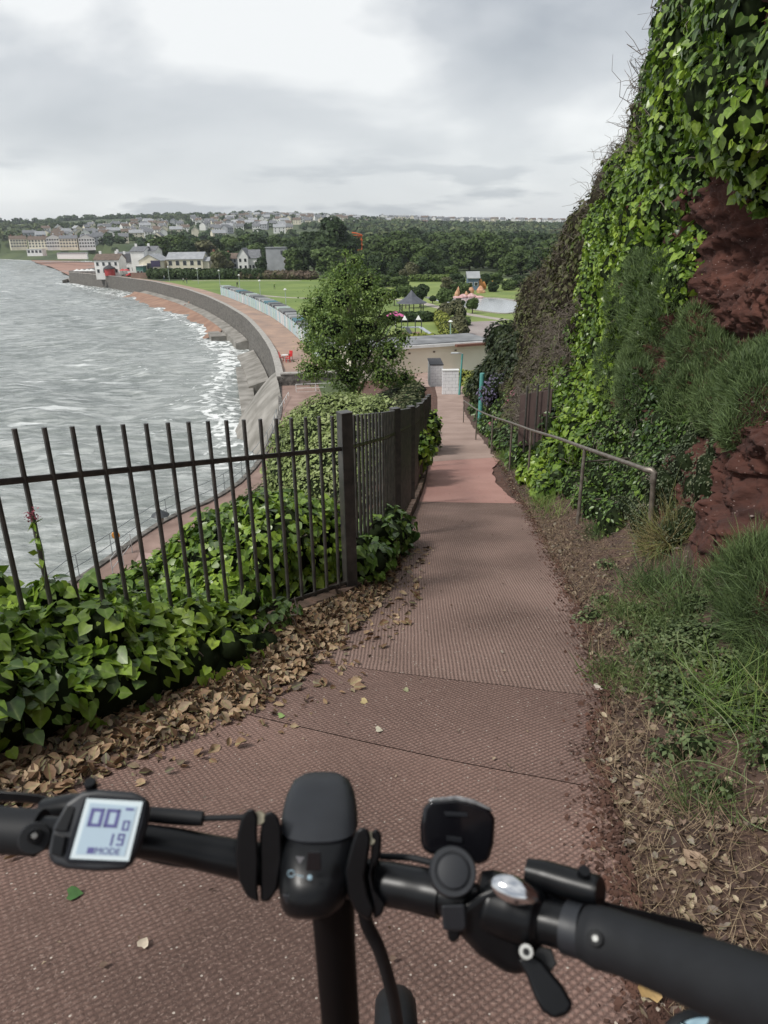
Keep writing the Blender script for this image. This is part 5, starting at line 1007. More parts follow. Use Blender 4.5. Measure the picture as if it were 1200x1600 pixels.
for u,v,z,t_,l_,lab in ((271,469,.6,dk,dk,'person in dark clothes standing alone on the red beach'),(255,467,.2,dk,bl_,'person in dark top at the water edge left of the lone beach walker'),(290,484,-.1,rd,skinm,'bather in red wading in the shallows'),(295,487,-.2,dk,skinm,'bather in dark swimwear wading beside the red bather'),(296,480,.4,skinm,dk,'person in dark shorts behind the two bathers'),
    (231,453,1.2,dk,dk,'person near the foot of the wall at the left end of the beach'),(371,449,4.45,dk,dk,'person in black on the lawn near the lamp posts'),(429,452,4.45,gn,dk,'person in green top running on the lawn'),(292,443,4.5,dk,bl_,'person in dark coat walking on the promenade bend'),(287,442.5,4.5,wt,dk,'person in white top walking beside the one in a dark coat'),
    (257,437.5,4.5,wt,bl_,'person in pale top far along the promenade'),(670,502,4.43,dk,dk,'person in dark clothes standing by the gazebo hedge')):
    p=PZ(u,v,z); person(p[0],p[1],z,random.uniform(0,6),t_,l_,lab)
# =============== TREES ===============
bark=mat('bark',(.07,.055,.042),.9,scale=3,bump=.03,bscale=8,col2=(.14,.115,.09))
def tree_mesh_parts(h,w,lob,n,size,m,root,trunk_h=.35,tr=.35,loc=(0,0,0),flat=.8,tpl=QUAD):
    L0=Vector(loc); bl=[]; ch=h*(1-trunk_h); cz=h-ch/2
    for i in range(lob):
        a=random.random()*6.28; q=random.random()**.5; zz=random.uniform(-.48,.46); rad=w/2*math.sqrt(max(.05,1-(zz*1.7)**2))*.72
        r=w*random.uniform(.13,.22); bl.append(((L0.x+math.cos(a)*rad*q,L0.y+math.sin(a)*rad*q,L0.z+cz+zz*ch*.82),(r,r,r*flat)))
    bl.append(((L0.x,L0.y,L0.z+cz),(w*.28,w*.28,ch*.34)))
    P,Nn=blob_points(bl,n); k=len(P)
    leaves('crown',m,P,norm(Nn+np.array([0,0,.3])+rv(k,.55)),rv(k,.7)+Nn*.3+[0,0,-.3],size*(1+.35*rng.normal(size=k)).clip(.35,1.9),tpl,root,world=False)
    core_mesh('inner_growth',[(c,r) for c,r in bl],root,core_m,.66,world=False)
    b=MB(); top=L0+Vector((0,0,h*.72)); b.tube([L0-Vector((0,0,1)),L0+Vector((0,0,h*.2)),L0+Vector((.1,0,h*.45)),top],[tr*1.15,tr*.85,tr*.6,tr*.25],8)
    for i in range(7):
        c=Vector(random.choice(bl)[0]); s=L0+Vector((0,0,h*random.uniform(.25,.5))); b.tube([s,s.lerp(c,.5)+Vector((0,0,h*.03)),c],[tr*.4,tr*.25,tr*.1],5)
    build(b,'trunk',bark,root,smooth='auto',world=False)
# main tree
syc=leafmat('sycamore_leaf',[(.04,.075,.018),(.09,.155,.03),(.16,.24,.05),(.26,.35,.085)],.5,.35,.2,.45,.7)
r=T('sycamore_tree','bushy green sycamore standing behind the domed shrub in the middle distance','tree',(-2.0,46,5.6))
bl=[]
for u,v,rr in ((545,425,1.0),(520,440,1.1),(565,440,1.1),(500,470,1.3),(540,470,1.5),(580,470,1.2),(600,455,.7),(490,505,1.2),(530,510,1.6),(575,510,1.5),(605,500,.8),(480,540,1.0),(515,550,1.5),(560,550,1.7),(600,545,1.2),(495,575,1.0),(545,585,1.3),(590,580,1.2),(622,585,.9),(640,600,.7),(553,410,.5),(548,402,.35),(620,520,.6),(478,480,.6)):
    for _ in range(2):
        Y0=46+random.uniform(-2.2,2.2); p=PY(u,v,46); R_=rr*random.uniform(.6,.95)
        bl.append(((p[0]+2.0+random.uniform(-.4,.4),Y0-46,p[2]-5.6+random.uniform(-.3,.3)),(R_,R_,R_*.8)))
P,Nn=blob_points(bl,21000); k=len(P)
leaves('crown',syc,P,norm(Nn+[0,0,.3]+rv(k,.5)),rv(k,.6)+Nn*.3+[0,0,-.4],.16*(1+.3*rng.normal(size=k)).clip(.4,1.7),OVAL,r,world=False)
n=2600; P,Nn=blob_points(bl,n); leaves('outer_sprays',syc,P+Nn*np.abs(rng.normal(size=(n,1)))*.35,rv(n),Nn,.17,OVAL,r,world=False)
core_mesh('inner_growth',bl,r,core_m,.45,world=False)
b=MB(); b.tube([(0,0,-1.5),(0,0,2),(.2,0,5),(.1,.2,8.5)],[.32,.26,.18,.08],8)
for i in range(14): c=Vector(random.choice(bl)[0]); s=Vector((.1,0,random.uniform(2,6))); b.tube([s,s.lerp(c,.5)+Vector((0,0,.3)),c],[.1,.06,.02],5)
build(b,'trunk',bark,r,smooth='auto',world=False)
# tree prototypes, then copies
spec=[('dark',13,12,22,3000,.72,fol[0]),('dark',15,11,24,3000,.72,fol[0]),('mid green',12,12,22,3000,.7,fol[1]),('mid green',14,14,26,3400,.75,fol[1]),('light green',10,10,18,2600,.6,fol[2]),('olive',10,10,18,2600,.62,fol[3])]
prot=[]
for kind,h,w,lob,n,sz,mm in spec:
    r=T('broadleaf_tree','x','tree',(0,0,0)); tree_mesh_parts(h,w,lob,n,sz,mm,r,trunk_h=.12,tr=.4); prot.append([r,kind,h,w,False])
def put(pi,x,y,z,hh,label,group,ww=None):
    pr=prot[pi]; s=hh/pr[2]; sc=(s*(ww or 1),s*(ww or 1),s); rz=random.random()*6.28
    if not pr[4]:
        pr[4]=True; r=pr[0]; r.location=(x,y,z); r.rotation_euler=(0,0,rz); r.scale=sc; r['label']=label
        if group: r['group']=group
    else: r=dup(pr[0],(x,y,z),rz,sc,label); 
    if not group and 'group' in r: del r['group']
    if group: r['group']=group
    return r
def putpx(pi,u,vt,Y,label,group,ww=None,z=None):
    p=PY(u,vt,Y); z=float(gz(p[0],Y)) if z is None else z; return put(pi,p[0],Y,z-.3,p[2]-z+.3,label,group,ww)
putpx(0,513,343,296,'tallest dark tree in the middle distance left of the orange tower',None,1.15)
putpx(1,488,357,300,'dark tree on the left flank of the tallest tree',None,1.0)
putpx(0,536,356,305,'dark tree between the tallest tree and the orange tower',None,.9)
putpx(2,515,384,280,'rounded mid green tree in front of the tallest dark tree',None,1.3)
putpx(2,460,386,300,'mid green tree right of the flat roofed grey house',None,1.0)
putpx(5,343,392,300,'brownish tree right of the inn end wing',None,1.)
putpx(5,322,374,380,'broad olive tree rising behind the inn',None,1.5)
putpx(0,285,378,370,'dark tree rising behind the inn roof',None,1.2)
nearT=[(575,388,290,2),(600,372,330,3),(622,376,300,3),(648,372,320,3),(665,378,290,2),(690,384,300,0),(708,372,330,3),(735,372,310,3),(757,366,330,3),(780,374,300,3),(800,378,320,2),(822,372,340,3),(845,366,330,0),(868,372,320,2),(590,398,262,0),(618,402,258,0),(640,408,250,5),(665,404,255,0),(560,400,262,0),(690,405,256,0),(708,412,250,2),(795,398,262,2),(815,392,270,3),(840,388,262,0),(860,384,262,3),(546,396,280,2)]
for i,(u,v,Y,k) in enumerate(nearT): putpx(k,u,v+random.uniform(-2,2),Y,'%s tree in the belt of woodland behind the park'%prot[k][1],'%s trees in the park woodland'%prot[k][1],1.15)
midT=[(u+random.uniform(-6,6),random.uniform(358,366) if u>560 else random.uniform(366,374),random.uniform(400,470),random.choice((0,1,2,3,3))) for u in list(range(250,900,17))]
for u,v,Y,k in midT: putpx(k,u,v,Y,'%s tree in the wooded valley beyond the park'%prot[k][1],'%s trees in the valley'%prot[k][1],1.2)
for u,v,Y,k in [(345,390,345,2),(360,388,365,0),(378,380,375,0),(398,378,370,2),(412,384,362,0),(432,380,360,2),(452,378,355,0),(470,374,350,0),(408,402,318,0),(452,404,318,5),(470,398,310,2)]: putpx(k,u,v,Y,'%s tree among the houses beyond the field'%prot[k][1],'%s trees among the houses'%prot[k][1],1.1)
for i,(u,vt,vb,lab) in enumerate(((616,449,478,'small park tree left of the gazebo roof'),(634,447,482,'small umbrella shaped park tree behind the gazebo'),(656,446,480,'small park tree just right behind the gazebo'),(697,450,484,'slim young tree by the path right of the gazebo'),(718,468,484,'small dark tree on the near bank of the pond'),(738,466,490,'lone small tree in front of the pond'),(676,462,474,'low bushy tree at the left tip of the pond'))):
    p=PZ(u,vb,4.43); y=p[1]; h=PY(u,vt,y)[2]-4.43; r=T('park_tree',lab,'tree',(p[0],y,4.42)); tree_mesh_parts(h,min(5.5,h*1.05),12,1200,.33,fol[1 if i%2 else 0],r,trunk_h=.42,tr=.12)
# park planting behind the pond
for u,v,Y,k,w_ in [(575,425,215,5,1.),(600,428,215,2,1.1),(625,430,212,2,1.2),(548,428,220,0,1.),(700,432,200,5,1.),(715,428,205,0,1.2),(755,428,215,0,1.),(775,424,220,2,1.),(770,440,190,0,1.),(795,436,195,2,1.1),(720,440,180,2,1.2),(815,430,205,0,1.3)]:
    putpx(k,u,v,Y,'%s rounded bush at the back of the park'%prot[k][1],'%s bushes at the back of the park'%prot[k][1],w_*1.4,z=4.4)
hedge('long_hedge','pale green hedge across the back of the park lawn',[PZ(645,440,4.4)[:2],PZ(700,440,4.4)[:2]],2.5,2.2,4.4,1500,.4,fol[2])
# park attractions beyond the pond
sal=mat('salmon_rock',(.50,.25,.14),.8,scale=1,col2=(.66,.40,.26)); orr=mat('orange_rock',(.55,.25,.07),.8,scale=1)
B('park_house','small blue grey chalet with pale roof beyond the pond',731,748,446,4.5,196,434,425,bluer,lightr,wins=(2,1),d=4,chim=0,cat='chalet',ww=.8,wh=.8)
def rockpile(u,v,Y,w,h,m,label):
    p=PY(u,v,Y); r=T('rock_feature',label,'rock feature',(p[0],Y,4.4)); b=MB()
    for i in range(9):
        x=random.uniform(-w/2,w/2); hh=h*random.uniform(.4,1)*(1-abs(x)/w); rr=w*.13; b.lathe([(rr,0),(rr*1.1,hh*.4),(rr*.6,hh*.8),(rr*.15,hh)],6,Matrix.Translation((x,random.uniform(-1,1),0)))
    build(b,'rocks',m,r,world=False)
rockpile(740,452,186,7,3.2,sal,'jagged salmon coloured model rocks beyond the pond'); rockpile(757,445,200,5,4.2,orr,'bright orange model rock spire right of the blue chalet'); rockpile(722,460,178,3,3.6,sal,'slim salmon model spire at the left edge of the island'); rockpile(730,462,172,8,1.2,mat('pink_flowers',(.45,.22,.22),.8,scale=2,col2=(.6,.45,.42)),'low pink and white flower bed on the pond bank')
# viaduct
via=mat('viaduct_stone',(.06,.055,.06),.9,scale=.5,col2=(.11,.10,.105)); p=PY(815,420,285); r=T('railway_bridge','dark stone railway bridge half hidden by woodland at the right','bridge',(p[0],285,4.4))
build(MB().box((3,0,4.4),(20,6,1.2)),'deck',via,r,world=False)
for x in (-6,.5,7): build(MB().box((x,0,1.5),(1.5,5.4,5)),'pier',via,r,world=False)
build(MB().box((3,-3.1,5.4),(20,.3,.9)),'parapet',via,r,world=False)
# orange tower
ot=T('slide_tower','bright orange open framed tower rising above the trees','tower',(float(PY(559,395,318)[0]),318,4.5)); org=mat('orange_steel',(.62,.13,.03),.5); H_=float(PY(559,367,318)[2])-4.5
for a in (-1.8,1.8):
    for c in (-1.8,1.8): build(MB().tube([(a,c,0),(a,c,H_)],.2,5),'leg',org,ot,world=False)
for k in range(5):
    z=H_-k*1.9-.2; build(MB().box((0,0,z),(4.6,4.6,.25)) if k<3 else MB().box((0,-1.8,z),(4.2,.3,.3)),'deck',org,ot,world=False)
    build(MB().tube([(-1.8,-1.85,z-1.9),(1.8,-1.85,z)],.17,4),'brace',org,ot,world=False)
    if k<3: build(MB().tube([(2.0,-2.1,z+.1),(-.5,-2.3,z+.9),(-2.2,-2.1,z+1.1)],.28,5),'slide_bend',org,ot,world=False)
# =============== FAR TOWN ===============
tw=[('cream',cream),('cream',cream),('white',render_w),('grey',greyr)]
px=[22,58,92,118,145]
for i,u in enumerate((30,62,86,110,137)):
    nm,wm=(('cream',cream),('cream',cream),('white',render_w),('cream',cream),('white',render_w))[i]; Y=650; p=PY(u,388,Y); 
    bldg('apartment_block',('leftmost cream','second cream','middle white','fourth cream','rightmost white')[i]+' apartment block in the row above the far beach',p[0],Y,p[2],(13,15,12,14,13)[i],12,(7.4,7.0,8.4,7.8,8.2)[i],2.6,wm,brownr if i<2 else slate,wins=(6,3),chim=2,cat='apartments',ww=1.2,wh=1.2,rz=(.5,.3,.42,.25,.38)[i],ridge=('x','x','y','x','y')[i])
p=PY(58,397,640); bldg('beach_cafe','small white flat roofed cafe at the far end of the beach',p[0],640,p[2],13,8,4,0.04,render_w,white,wins=(4,1),chim=0,cat='cafe',ww=2,wh=2)
for i in range(15):
    p=PY(92+i*3.1,401.5,600-i*3); 
    if i==0: hp=bldg('beach_hut','tiny white beach hut in the row above the far red beach',p[0],p[1],p[2],1.6,2,2.6,.5,render_w,lightr,ridge='y',wins=(0,0),chim=0,cat='beach hut',group='white huts above the far beach')
    else: dup(hp,(p[0],p[1],p[2]))
hr_=np.random.default_rng(11)
def simple_house(w,d,h,rh,wm,rm,gable):
    b=MB(); f=1 if gable else 0
    b.add([(-w/2,-d/2,-3),(w/2,-d/2,-3),(w/2,d/2,-3),(-w/2,d/2,-3),(-w/2,-d/2,h),(w/2,-d/2,h),(w/2,d/2,h),(-w/2,d/2,h),(-w/2,0,h+rh),(w/2,0,h+rh)],[(0,1,5,4),(1,2,6,9,5),(2,3,7,6),(3,0,4,8,7),(0,3,2,1)],0)
    s=rh/(d/2); o=.4; b.add([(x,y,z+k) for x in(-w/2-o,w/2+o) for k in(.04,.25) for y,z in((-d/2-o,h-s*o),(0,h+rh),(d/2+o,h-s*o))],[(0,1,4,3),(1,2,5,4),(6,9,10,7),(7,10,11,8),(0,6,7,1),(1,7,8,2),(3,4,10,9),(4,5,11,10),(0,3,9,6),(2,8,11,5)],1)
    for j in range(2):
        for i in range(3): b.box((-w/2+w*(i+.5)/3,-d/2-.05,1.4+j*2.6),(1.1,.14,1.3),mi=2)
    b.box((w*.3,0,h+rh+.3),(1,.7,1.6),mi=0)
    return b
hvar=[]
for wn,wm in (('white',render_w),('cream',cream),('grey',greyr)):
    for rn,rm in (('grey',slate),('brown',brownr),('pale',lightr)):
        hvar.append([wn,rn,simple_house(random.uniform(9,15),random.uniform(8,9),random.uniform(4.6,6.2),random.uniform(2.6,3.6),wm,rm,0),(wm,rm,glass),None])
cl_=[(-6,640,900,.9),(60,700,1000,.9),(120,760,1150,1),(180,800,1200,1),(240,850,1350,1),(330,800,1400,1.2),(370,900,1500,1.2),(400,1000,1700,1),(470,1200,1750,1),(540,1300,1850,1),(640,1500,1850,.8)]
hn=0; hpos=[]
while hn<290:
    c=cl_[hr_.integers(0,len(cl_))]; 
    if hr_.random()>c[3]: continue
    u=c[0]+hr_.normal()*28; R_=c[1]+(c[2]-c[1])*hr_.random(); 
    if hn%5==4: u=hr_.uniform(600,880); R_=hr_.uniform(1700,1880)
    d=ray(u,350); a=math.atan2(d[0],d[1]); x,y=R_*math.sin(a),R_*math.cos(a)
    # houses stand in streets that follow the contour
    rr_=round(R_/62)*62+hr_.normal()*5; x,y=rr_*math.sin(a),rr_*math.cos(a)
    if coast_dist(np.array([[x,y]]))[0]>-25: continue
    if any((x-q[0])**2+(y-q[1])**2<150 for q in hpos): continue
    hpos.append((x,y)); z=float(gz(x,y)); k=int(hr_.choice([0,0,0,1,1,2,3,3,4,5,6,7,8])); v=hvar[k]; lab='%s house with %s roof on the far hillside'%(v[0],v[1]); grp='%s hillside houses with %s roofs'%(v[0],v[1]); rz=-a+hr_.normal()*.25+(math.pi/2 if hr_.random()<.3 else 0)
    if v[4] is None:
        o=build(v[2],'hillside_house',list(v[3])); v[4]=o; tag(o,lab,'house',grp)
    else: o=v[4].copy(); COL.objects.link(o)
    o.location=(x,y,z+1.2+(7 if R_>1600 and u>590 else 0)); o.rotation_euler=(0,0,rz); hn+=1
# hillside woods: one mass of small crowns
def wood(name,m,pts,size_h,seedn=0):
    cr=rng; nl=34; t=len(pts); P=[];Nn=[];S=[]
    base=norm(rv(nl*t)); h=np.repeat(size_h,nl); c=np.repeat(pts,nl,axis=0); rad=h*.52
    P=c+np.stack([base[:,0]*rad,base[:,1]*rad,h*.5+base[:,2]*h*.42],1); s=h*.34
    V,F=leaf_arr(P,norm(base+rv(len(base),.35)),rv(len(base)),s,QUAD); return tag(npmesh(name,V,F,m),kind='stuff')
fw=[leafmat('far_wood_dark',[(.03,.055,.026),(.055,.085,.036),(.085,.12,.05)],.7,.1,0,.6,.02),leafmat('far_wood_mid',[(.065,.09,.04),(.10,.13,.055),(.15,.17,.075)],.7,.1,0,.6,.02)]
for wi,(n,mm) in enumerate(((3600,fw[0]),(2600,fw[1]))):
    pts=[];hs_=[]
    while len(pts)<n:
        a=hr_.uniform(-.62,.34,4000); R_=np.sqrt(hr_.uniform(470**2,2100**2,4000)); x,y=R_*np.sin(a),R_*np.cos(a)
        dn=fbm(x/120,y/120,4.+wi,3); right=(a>-.06)|(a<-.52)&(R_>900)
        ok=((dn>-.05+.25*wi)|(right))&(coast_dist(np.stack([x,y],1))<-22)&~((a<-.35)&(R_<700)&(R_>560))
        for xx,yy in zip(x[ok],y[ok]): pts.append((xx,yy,float(gz(xx,yy))-.5)); hs_.append(hr_.uniform(5.5,11)*(1.1 if xx>-50 else .85))
    wood('hillside_wood',mm,np.array(pts[:n]),np.array(hs_[:n]))
pts=[];hs_=[]
for i in range(520):
    a=hr_.uniform(-.62,.34); R_=hr_.uniform(1840,1960); x,y=R_*math.sin(a),R_*math.cos(a); pts.append((x,y,float(gz(x,y))-1)); hs_.append(hr_.uniform(5,15)*(1.5 if abs(a+.49)<.035 else 1))
wood('skyline_wood',fw[0],np.array(pts),np.array(hs_))
# cars
def car(x,y,z,rz,m,label):
    r=T('parked_car',label,'car',(x,y,z),rz); b=MB(); s=[(-2.1,.35),(-2.1,.8),(-1.3,.95),(-.8,1.42),(.9,1.45),(1.5,.98),(2.1,.85),(2.15,.35)]; b.prism([(a,-.85,c) for a,c in s],(0,1.7,0)); build(b,'body',m,r,bevel=.06,world=False)
    build(MB().prism([(a,-.87,c) for a,c in ((-1.1,.98),(-.75,1.36),(.8,1.38),(1.2,1.0))],(0,1.74,0)),'window',glass,r,world=False)
    for a in (-1.3,1.3):
        for c in (-.86,.72): build(MB().lathe([(.33,0),(.33,.16)],12,Matrix.Translation((a,c+.0,.33))@Matrix.Rotation(-math.pi/2,4,'X')),'wheel',dark,r,world=False)
p=PY(368,418,312); car(p[0],312,4.5,.2,white,'white parked car in front of the steep gabled house'); p=PY(392,419,312); car(p[0],312,4.5,-.1,white,'white parked car right of the other by the dark roofed house'); p=PY(206,429,285); car(p[0],285,5,.5,redp,'red parked car below the inn')

for pr in prot:
    if not pr[4]:
        for c in list(pr[0].children): bpy.data.objects.remove(c)
        bpy.data.objects.remove(pr[0])
# =============== HAZE ===============
b=MB().box((0,2150,59),(9200,4700,122)); hz_m=bpy.data.materials.new('haze_air'); hz_m.use_nodes=True; nd=hz_m.node_tree.nodes; nd.remove(nd['Principled BSDF'])
pv=nd.new('ShaderNodeVolumePrincipled'); pv.inputs['Color'].default_value=(.86,.91,1,1); pv.inputs['Density'].default_value=.00011; pv.inputs['Anisotropy'].default_value=.2; hz_m.node_tree.links.new(pv.outputs[0],nd['Material Output'].inputs['Volume'])
tag(build(b,'haze',hz_m),kind='stuff')
# =============== FOLDING ELECTRIC BICYCLE ===============
blk=mat('satin_black',(.004,.0045,.0055),.33,scale=60,bump=.0002,bscale=900,spec=.3)
rub=mat('black_rubber',(.008,.009,.011),.62,scale=60,bump=.0008,bscale=420,spec=.4)
gls=mat('gloss_black',(.006,.006,.008),.16,spec=.6); dgr=mat('dark_grey_plastic',(.014,.016,.020),.45,scale=40,spec=.5)
chm=mat('chrome',(.75,.76,.78),.12,metal=1.,scale=5); bolt=mat('zinc_bolt',(.42,.42,.40),.35,metal=.8,scale=80); brass=mat('brass_bolt',(.40,.36,.26),.4,metal=.8,scale=80)
bike=T('bicycle','black folding electric bicycle seen from the saddle with lit display, front light and grips','bicycle',(-.03,.1,16.4))
V3=lambda u,v,w:Vector(PD(u,v,w))
def slab(name,px,w,th,m,parent=bike,bevel=.002,push=None,seg=3):
    ws=w if hasattr(w,'__len__') else [w]*len(px); P=[V3(u,v,q) for (u,v),q in zip(px,ws)]; c=sum(P,Vector())/len(P); d=(c-Vector(CP)).normalized() if push is None else Vector(push).normalized()
    return build(MB().prism(P,d*th),name,m,parent,bevel=bevel,seg=seg,smooth='auto' if not bevel else False)
def ring_loft(name,secs,m,parent=bike,ex=2.6,n=24,axis_b=None,sub=0):
    """secs: (u,v,w,half width px,half depth m)"""
    V=[];F=[]
    for u,v,w,hw,hd in secs:
        c=V3(u,v,w); a=Vector(Rt)*hw/FP*w; b_=Vector(Fw if axis_b is None else axis_b)*hd
        for k in range(n):
            t=2*math.pi*k/n; cs,sn=math.cos(t),math.sin(t); V.append(c+a*math.copysign(abs(cs)**(2/ex),cs)+b_*math.copysign(abs(sn)**(2/ex),sn))
    for i in range(len(secs)-1): F+=[(i*n+k,i*n+(k+1)%n,(i+1)*n+(k+1)%n,(i+1)*n+k) for k in range(n)]
    F+=[tuple(range(n))[::-1],tuple((len(secs)-1)*n+k for k in range(n))]
    mb=MB(); mb.add(V,F); return build(mb,name,m,parent,smooth='auto',sub=sub)
def ptube(name,pts,r,m,parent=bike,n=20,k=5): 
    rr=r if not hasattr(r,'__len__') else list(np.interp(np.linspace(0,len(r)-1,(len(pts)-1)*k+1),range(len(r)),r))
    return build(MB().tube(smoothpts([V3(*p) for p in pts],k),rr,n),name,m,parent,smooth='auto')
def disc(name,u,v,w,r,h,m,parent=bike,n=24,axis=None,prof=None):
    c=V3(u,v,w); ax=(Vector(CP)-c).normalized() if axis is None else Vector(axis).normalized(); M_=Matrix.Translation(c)@ax.to_track_quat('Z','Y').to_matrix().to_4x4()
    return build(MB().lathe(prof or [(r*.96,-h),(r,-h*.8),(r,h*.7),(r*.9,h)],n,M_),name,m,parent,smooth='auto')
ptube('handlebar',[(-70,1292,.545),(60,1300,.545),(240,1316,.548),(330,1334,.55),(420,1352,.555),(510,1366,.555),(600,1379,.545),(700,1400,.525),(800,1428,.505),(900,1453,.48),(1000,1480,.445),(1190,1548,.385),(1260,1576,.36)],[.0115,.012,.0125,.0135,.0155,.0158,.0150,.0138,.012,.011,.011,.011,.011],blk,n=24)
# left side
lg=ptube('grip',[(-120,1290,.545),(-40,1294,.545),(20,1298,.545),(62,1301,.545)],[.0175,.0172,.0170,.0172],rub)
disc('clamp_screw',54,1306,.522,.0052,.004,blk,lg,16); disc('clamp_lug',54,1310,.530,.0115,.007,rub,lg,20); disc('screw_socket',54,1306,.5175,.0022,.0006,bolt,lg,6)
slab('brake_lever',[(-60,1232),(28,1237),(62,1241),(104,1254),(98,1264),(40,1254),(-60,1250)],.60,.010,blk,bevel=.0025)
ptube('lever_mount',[(70,1268,.585),(110,1262,.58),(150,1262,.575),(225,1268,.565)],[.010,.011,.011,.009],blk)
ptube('cable_sleeve',[(226,1272,.56),(260,1275,.56),(300,1278,.56),(317,1279,.56)],[.0058,.0062,.0060,.0056],rub); ptube('cable',[(315,1279,.56),(345,1278,.562),(380,1277,.564),(410,1276,.566)],.0024,rub,n=10)
ptube('cable',[(190,1325,.55),(240,1340,.548),(290,1349,.548),(345,1352,.552),(400,1362,.56)],.0034,rub,n=10)
dsp=slab('display',[(74,1335),(84,1290),(104,1254),(128,1236),(152,1233),(208,1237),(228,1246),(236,1262),(232,1290),(220,1325),(208,1350),(194,1360),(150,1362),(104,1358),(80,1350)],[.497,.500,.505,.508,.509,.509,.508,.506,.502,.497,.493,.491,.491,.492,.494],.020,dgr,bevel=.0045)
slab('bezel',[(100,1341),(112,1300),(131,1248),(138,1242),(222,1247),(229,1254),(224,1285),(212,1325),(203,1348),(196,1352),(106,1349)],[.4935,.497,.502,.503,.503,.502,.499,.495,.4925,.492,.4925],.003,gls,dsp,bevel=.0008)
scq=[(135.5,1247.5),(223.5,1252.5),(201,1345.5),(109,1341.5)]; scw=[.5015,.5005,.4918,.4918]
scm=mat('lcd_screen',(.33,.42,.49),.25,emit=((.46,.58,.68),.12),var=.03); scm2=mat('lcd_border',(.48,.55,.57),.25,emit=((.62,.7,.74),.15),var=.02)
sr=slab('screen',scq,scw,.002,scm2,dsp,bevel=0)
def sp(s,t,off=.0006):
    a=[V3(u,v,w) for (u,v),w in zip(scq,scw)]; p=a[0].lerp(a[1],s).lerp(a[3].lerp(a[2],s),t); nn=(a[1]-a[0]).cross(a[3]-a[0]).normalized(); nn=nn if nn.dot(Vector(CP)-p)>0 else -nn; return p+nn*off
def squad(name,q,m,parent,off): return build(MB().add([sp(s,t,off) for s,t in q]+[sp(s,t,off-.0004) for s,t in q],[(0,1,2,3),(7,6,5,4),(0,4,5,1),(1,5,6,2),(2,6,7,3),(3,7,4,0)]),name,m,parent)
squad('lcd',[(.085,.07),(.925,.09),(.91,.92),(.08,.92)],scm,sr,.0006)
dig=mat('lcd_digit',(.10,.10,.26),.4,var=.05)
SEG={'0':'abcdef','1':'bc','9':'abcdfg','8':'abcdefg'}
def digit(ch,s0,t0,w,h,th):
    b=MB(); R={'a':(0,0,w,th),'d':(0,h-th,w,th),'g':(0,h/2-th/2,w,th),'f':(0,0,th*1.1,h/2),'b':(w-th*1.1,0,th*1.1,h/2),'e':(0,h/2,th*1.1,h/2),'c':(w-th*1.1,h/2,th*1.1,h/2)}
    for s in SEG[ch]:
        x,y,a,c=R[s]; q=[(s0+x,t0+y),(s0+x+a,t0+y),(s0+x+a,t0+y+c),(s0+x,t0+y+c)]; b.add([sp(p,r_,.0009) for p,r_ in q]+[sp(p,r_,.0006) for p,r_ in q],[(0,1,2,3),(7,6,5,4),(0,4,5,1),(1,5,6,2),(2,6,7,3),(3,7,4,0)])
    build(b,'digit_'+{'0':'zero','1':'one','9':'nine','8':'eight'}[ch],dig,sr)
digit('0',.14,.15,.24,.31,.055); digit('0',.42,.15,.24,.31,.055); digit('0',.75,.33,.12,.17,.03); digit('1',.55,.56,.10,.20,.03); digit('9',.72,.55,.12,.20,.03)
squad('battery_icon',[(.74,.12),(.88,.12),(.88,.16),(.74,.16)],dig,sr,.0009)
squad('mode_bar',[(.26,.80),(.38,.80),(.38,.90),(.26,.90)],dig,sr,.0009)
cu=bpy.data.curves.new('mode_text','FONT'); cu.body='MODE'; cu.size=.0062; cu.extrude=.0001; to=bpy.data.objects.new('mode_text',cu); COL.objects.link(to)
dg=bpy.context.evaluated_depsgraph_get(); tm=bpy.data.meshes.new_from_object(to.evaluated_get(dg)); bpy.data.objects.remove(to)
ax_=(sp(.8,.85)-sp(.3,.85)).normalized(); ay_=(sp(.4,.7)-sp(.4,.9)).normalized(); az_=ax_.cross(ay_).normalized(); M_=Matrix([[ax_[i],ay_[i],az_[i],sp(.39,.90,.0009)[i]] for i in range(3)]+[[0,0,0,1]]); tm.transform(M_); link('mode_text',tm,dig,sr)
for q in ([(84,1298),(106,1258),(118,1262),(104,1300)],[(79,1334),(84,1302),(103,1306),(96,1340)]): slab('button',q,[.4985,.5035,.5035,.4975] if q[0][1]==1298 else [.4935,.4965,.4955,.492],.002,blk,dsp,bevel=.0008)
disc('knob',142,1227,.515,.0045,.004,blk,dsp,14,axis=(0,-.2,1))
# centre: clamps, light
for px,bu,w in (([(370,1305),(376,1280),(387,1264),(397,1263),(403,1276),(402,1300),(404,1345),(403,1392),(405,1411),(386,1402),(373,1376),(368,1338)],None,.530),([(409,1284),(414,1270),(424,1267),(434,1274),(440,1292),(441,1345),(434,1390),(420,1410),(407,1409),(405.5,1350),(405.5,1310)],(405,1276),.534),([(548,1322),(556,1298),(566,1291),(577,1296),(580,1312),(575,1345),(571,1370),(577,1400),(585,1420),(578,1441),(556,1425),(542,1396),(538,1362)],None,.520),([(580,1300),(588,1293),(597,1304),(595,1335),(584,1365),(588,1392),(603,1412),(597,1430),(584,1438),(580,1405),(573,1372),(579,1340)],(577,1308),.524)):
    c=slab('light_clamp',px,w,.034,blk,bevel=.0045,seg=4)
    if bu: disc('bolt',bu[0],bu[1]+2,w+.004,.0050,.004,brass,c,14)
lt_=ring_loft('front_light',[(502,1214,.607,16,.006),(502,1217,.604,30,.012),(502,1226,.60,43,.018),(501,1245,.588,52,.024),(500,1272,.573,57,.028),(499,1305,.558,58,.031),(497,1345,.545,57,.032),(493,1375,.538,55,.031),(489,1400,.536,50,.027),(485,1412,.536,42,.021),(484,1416,.536,30,.014)],blk)
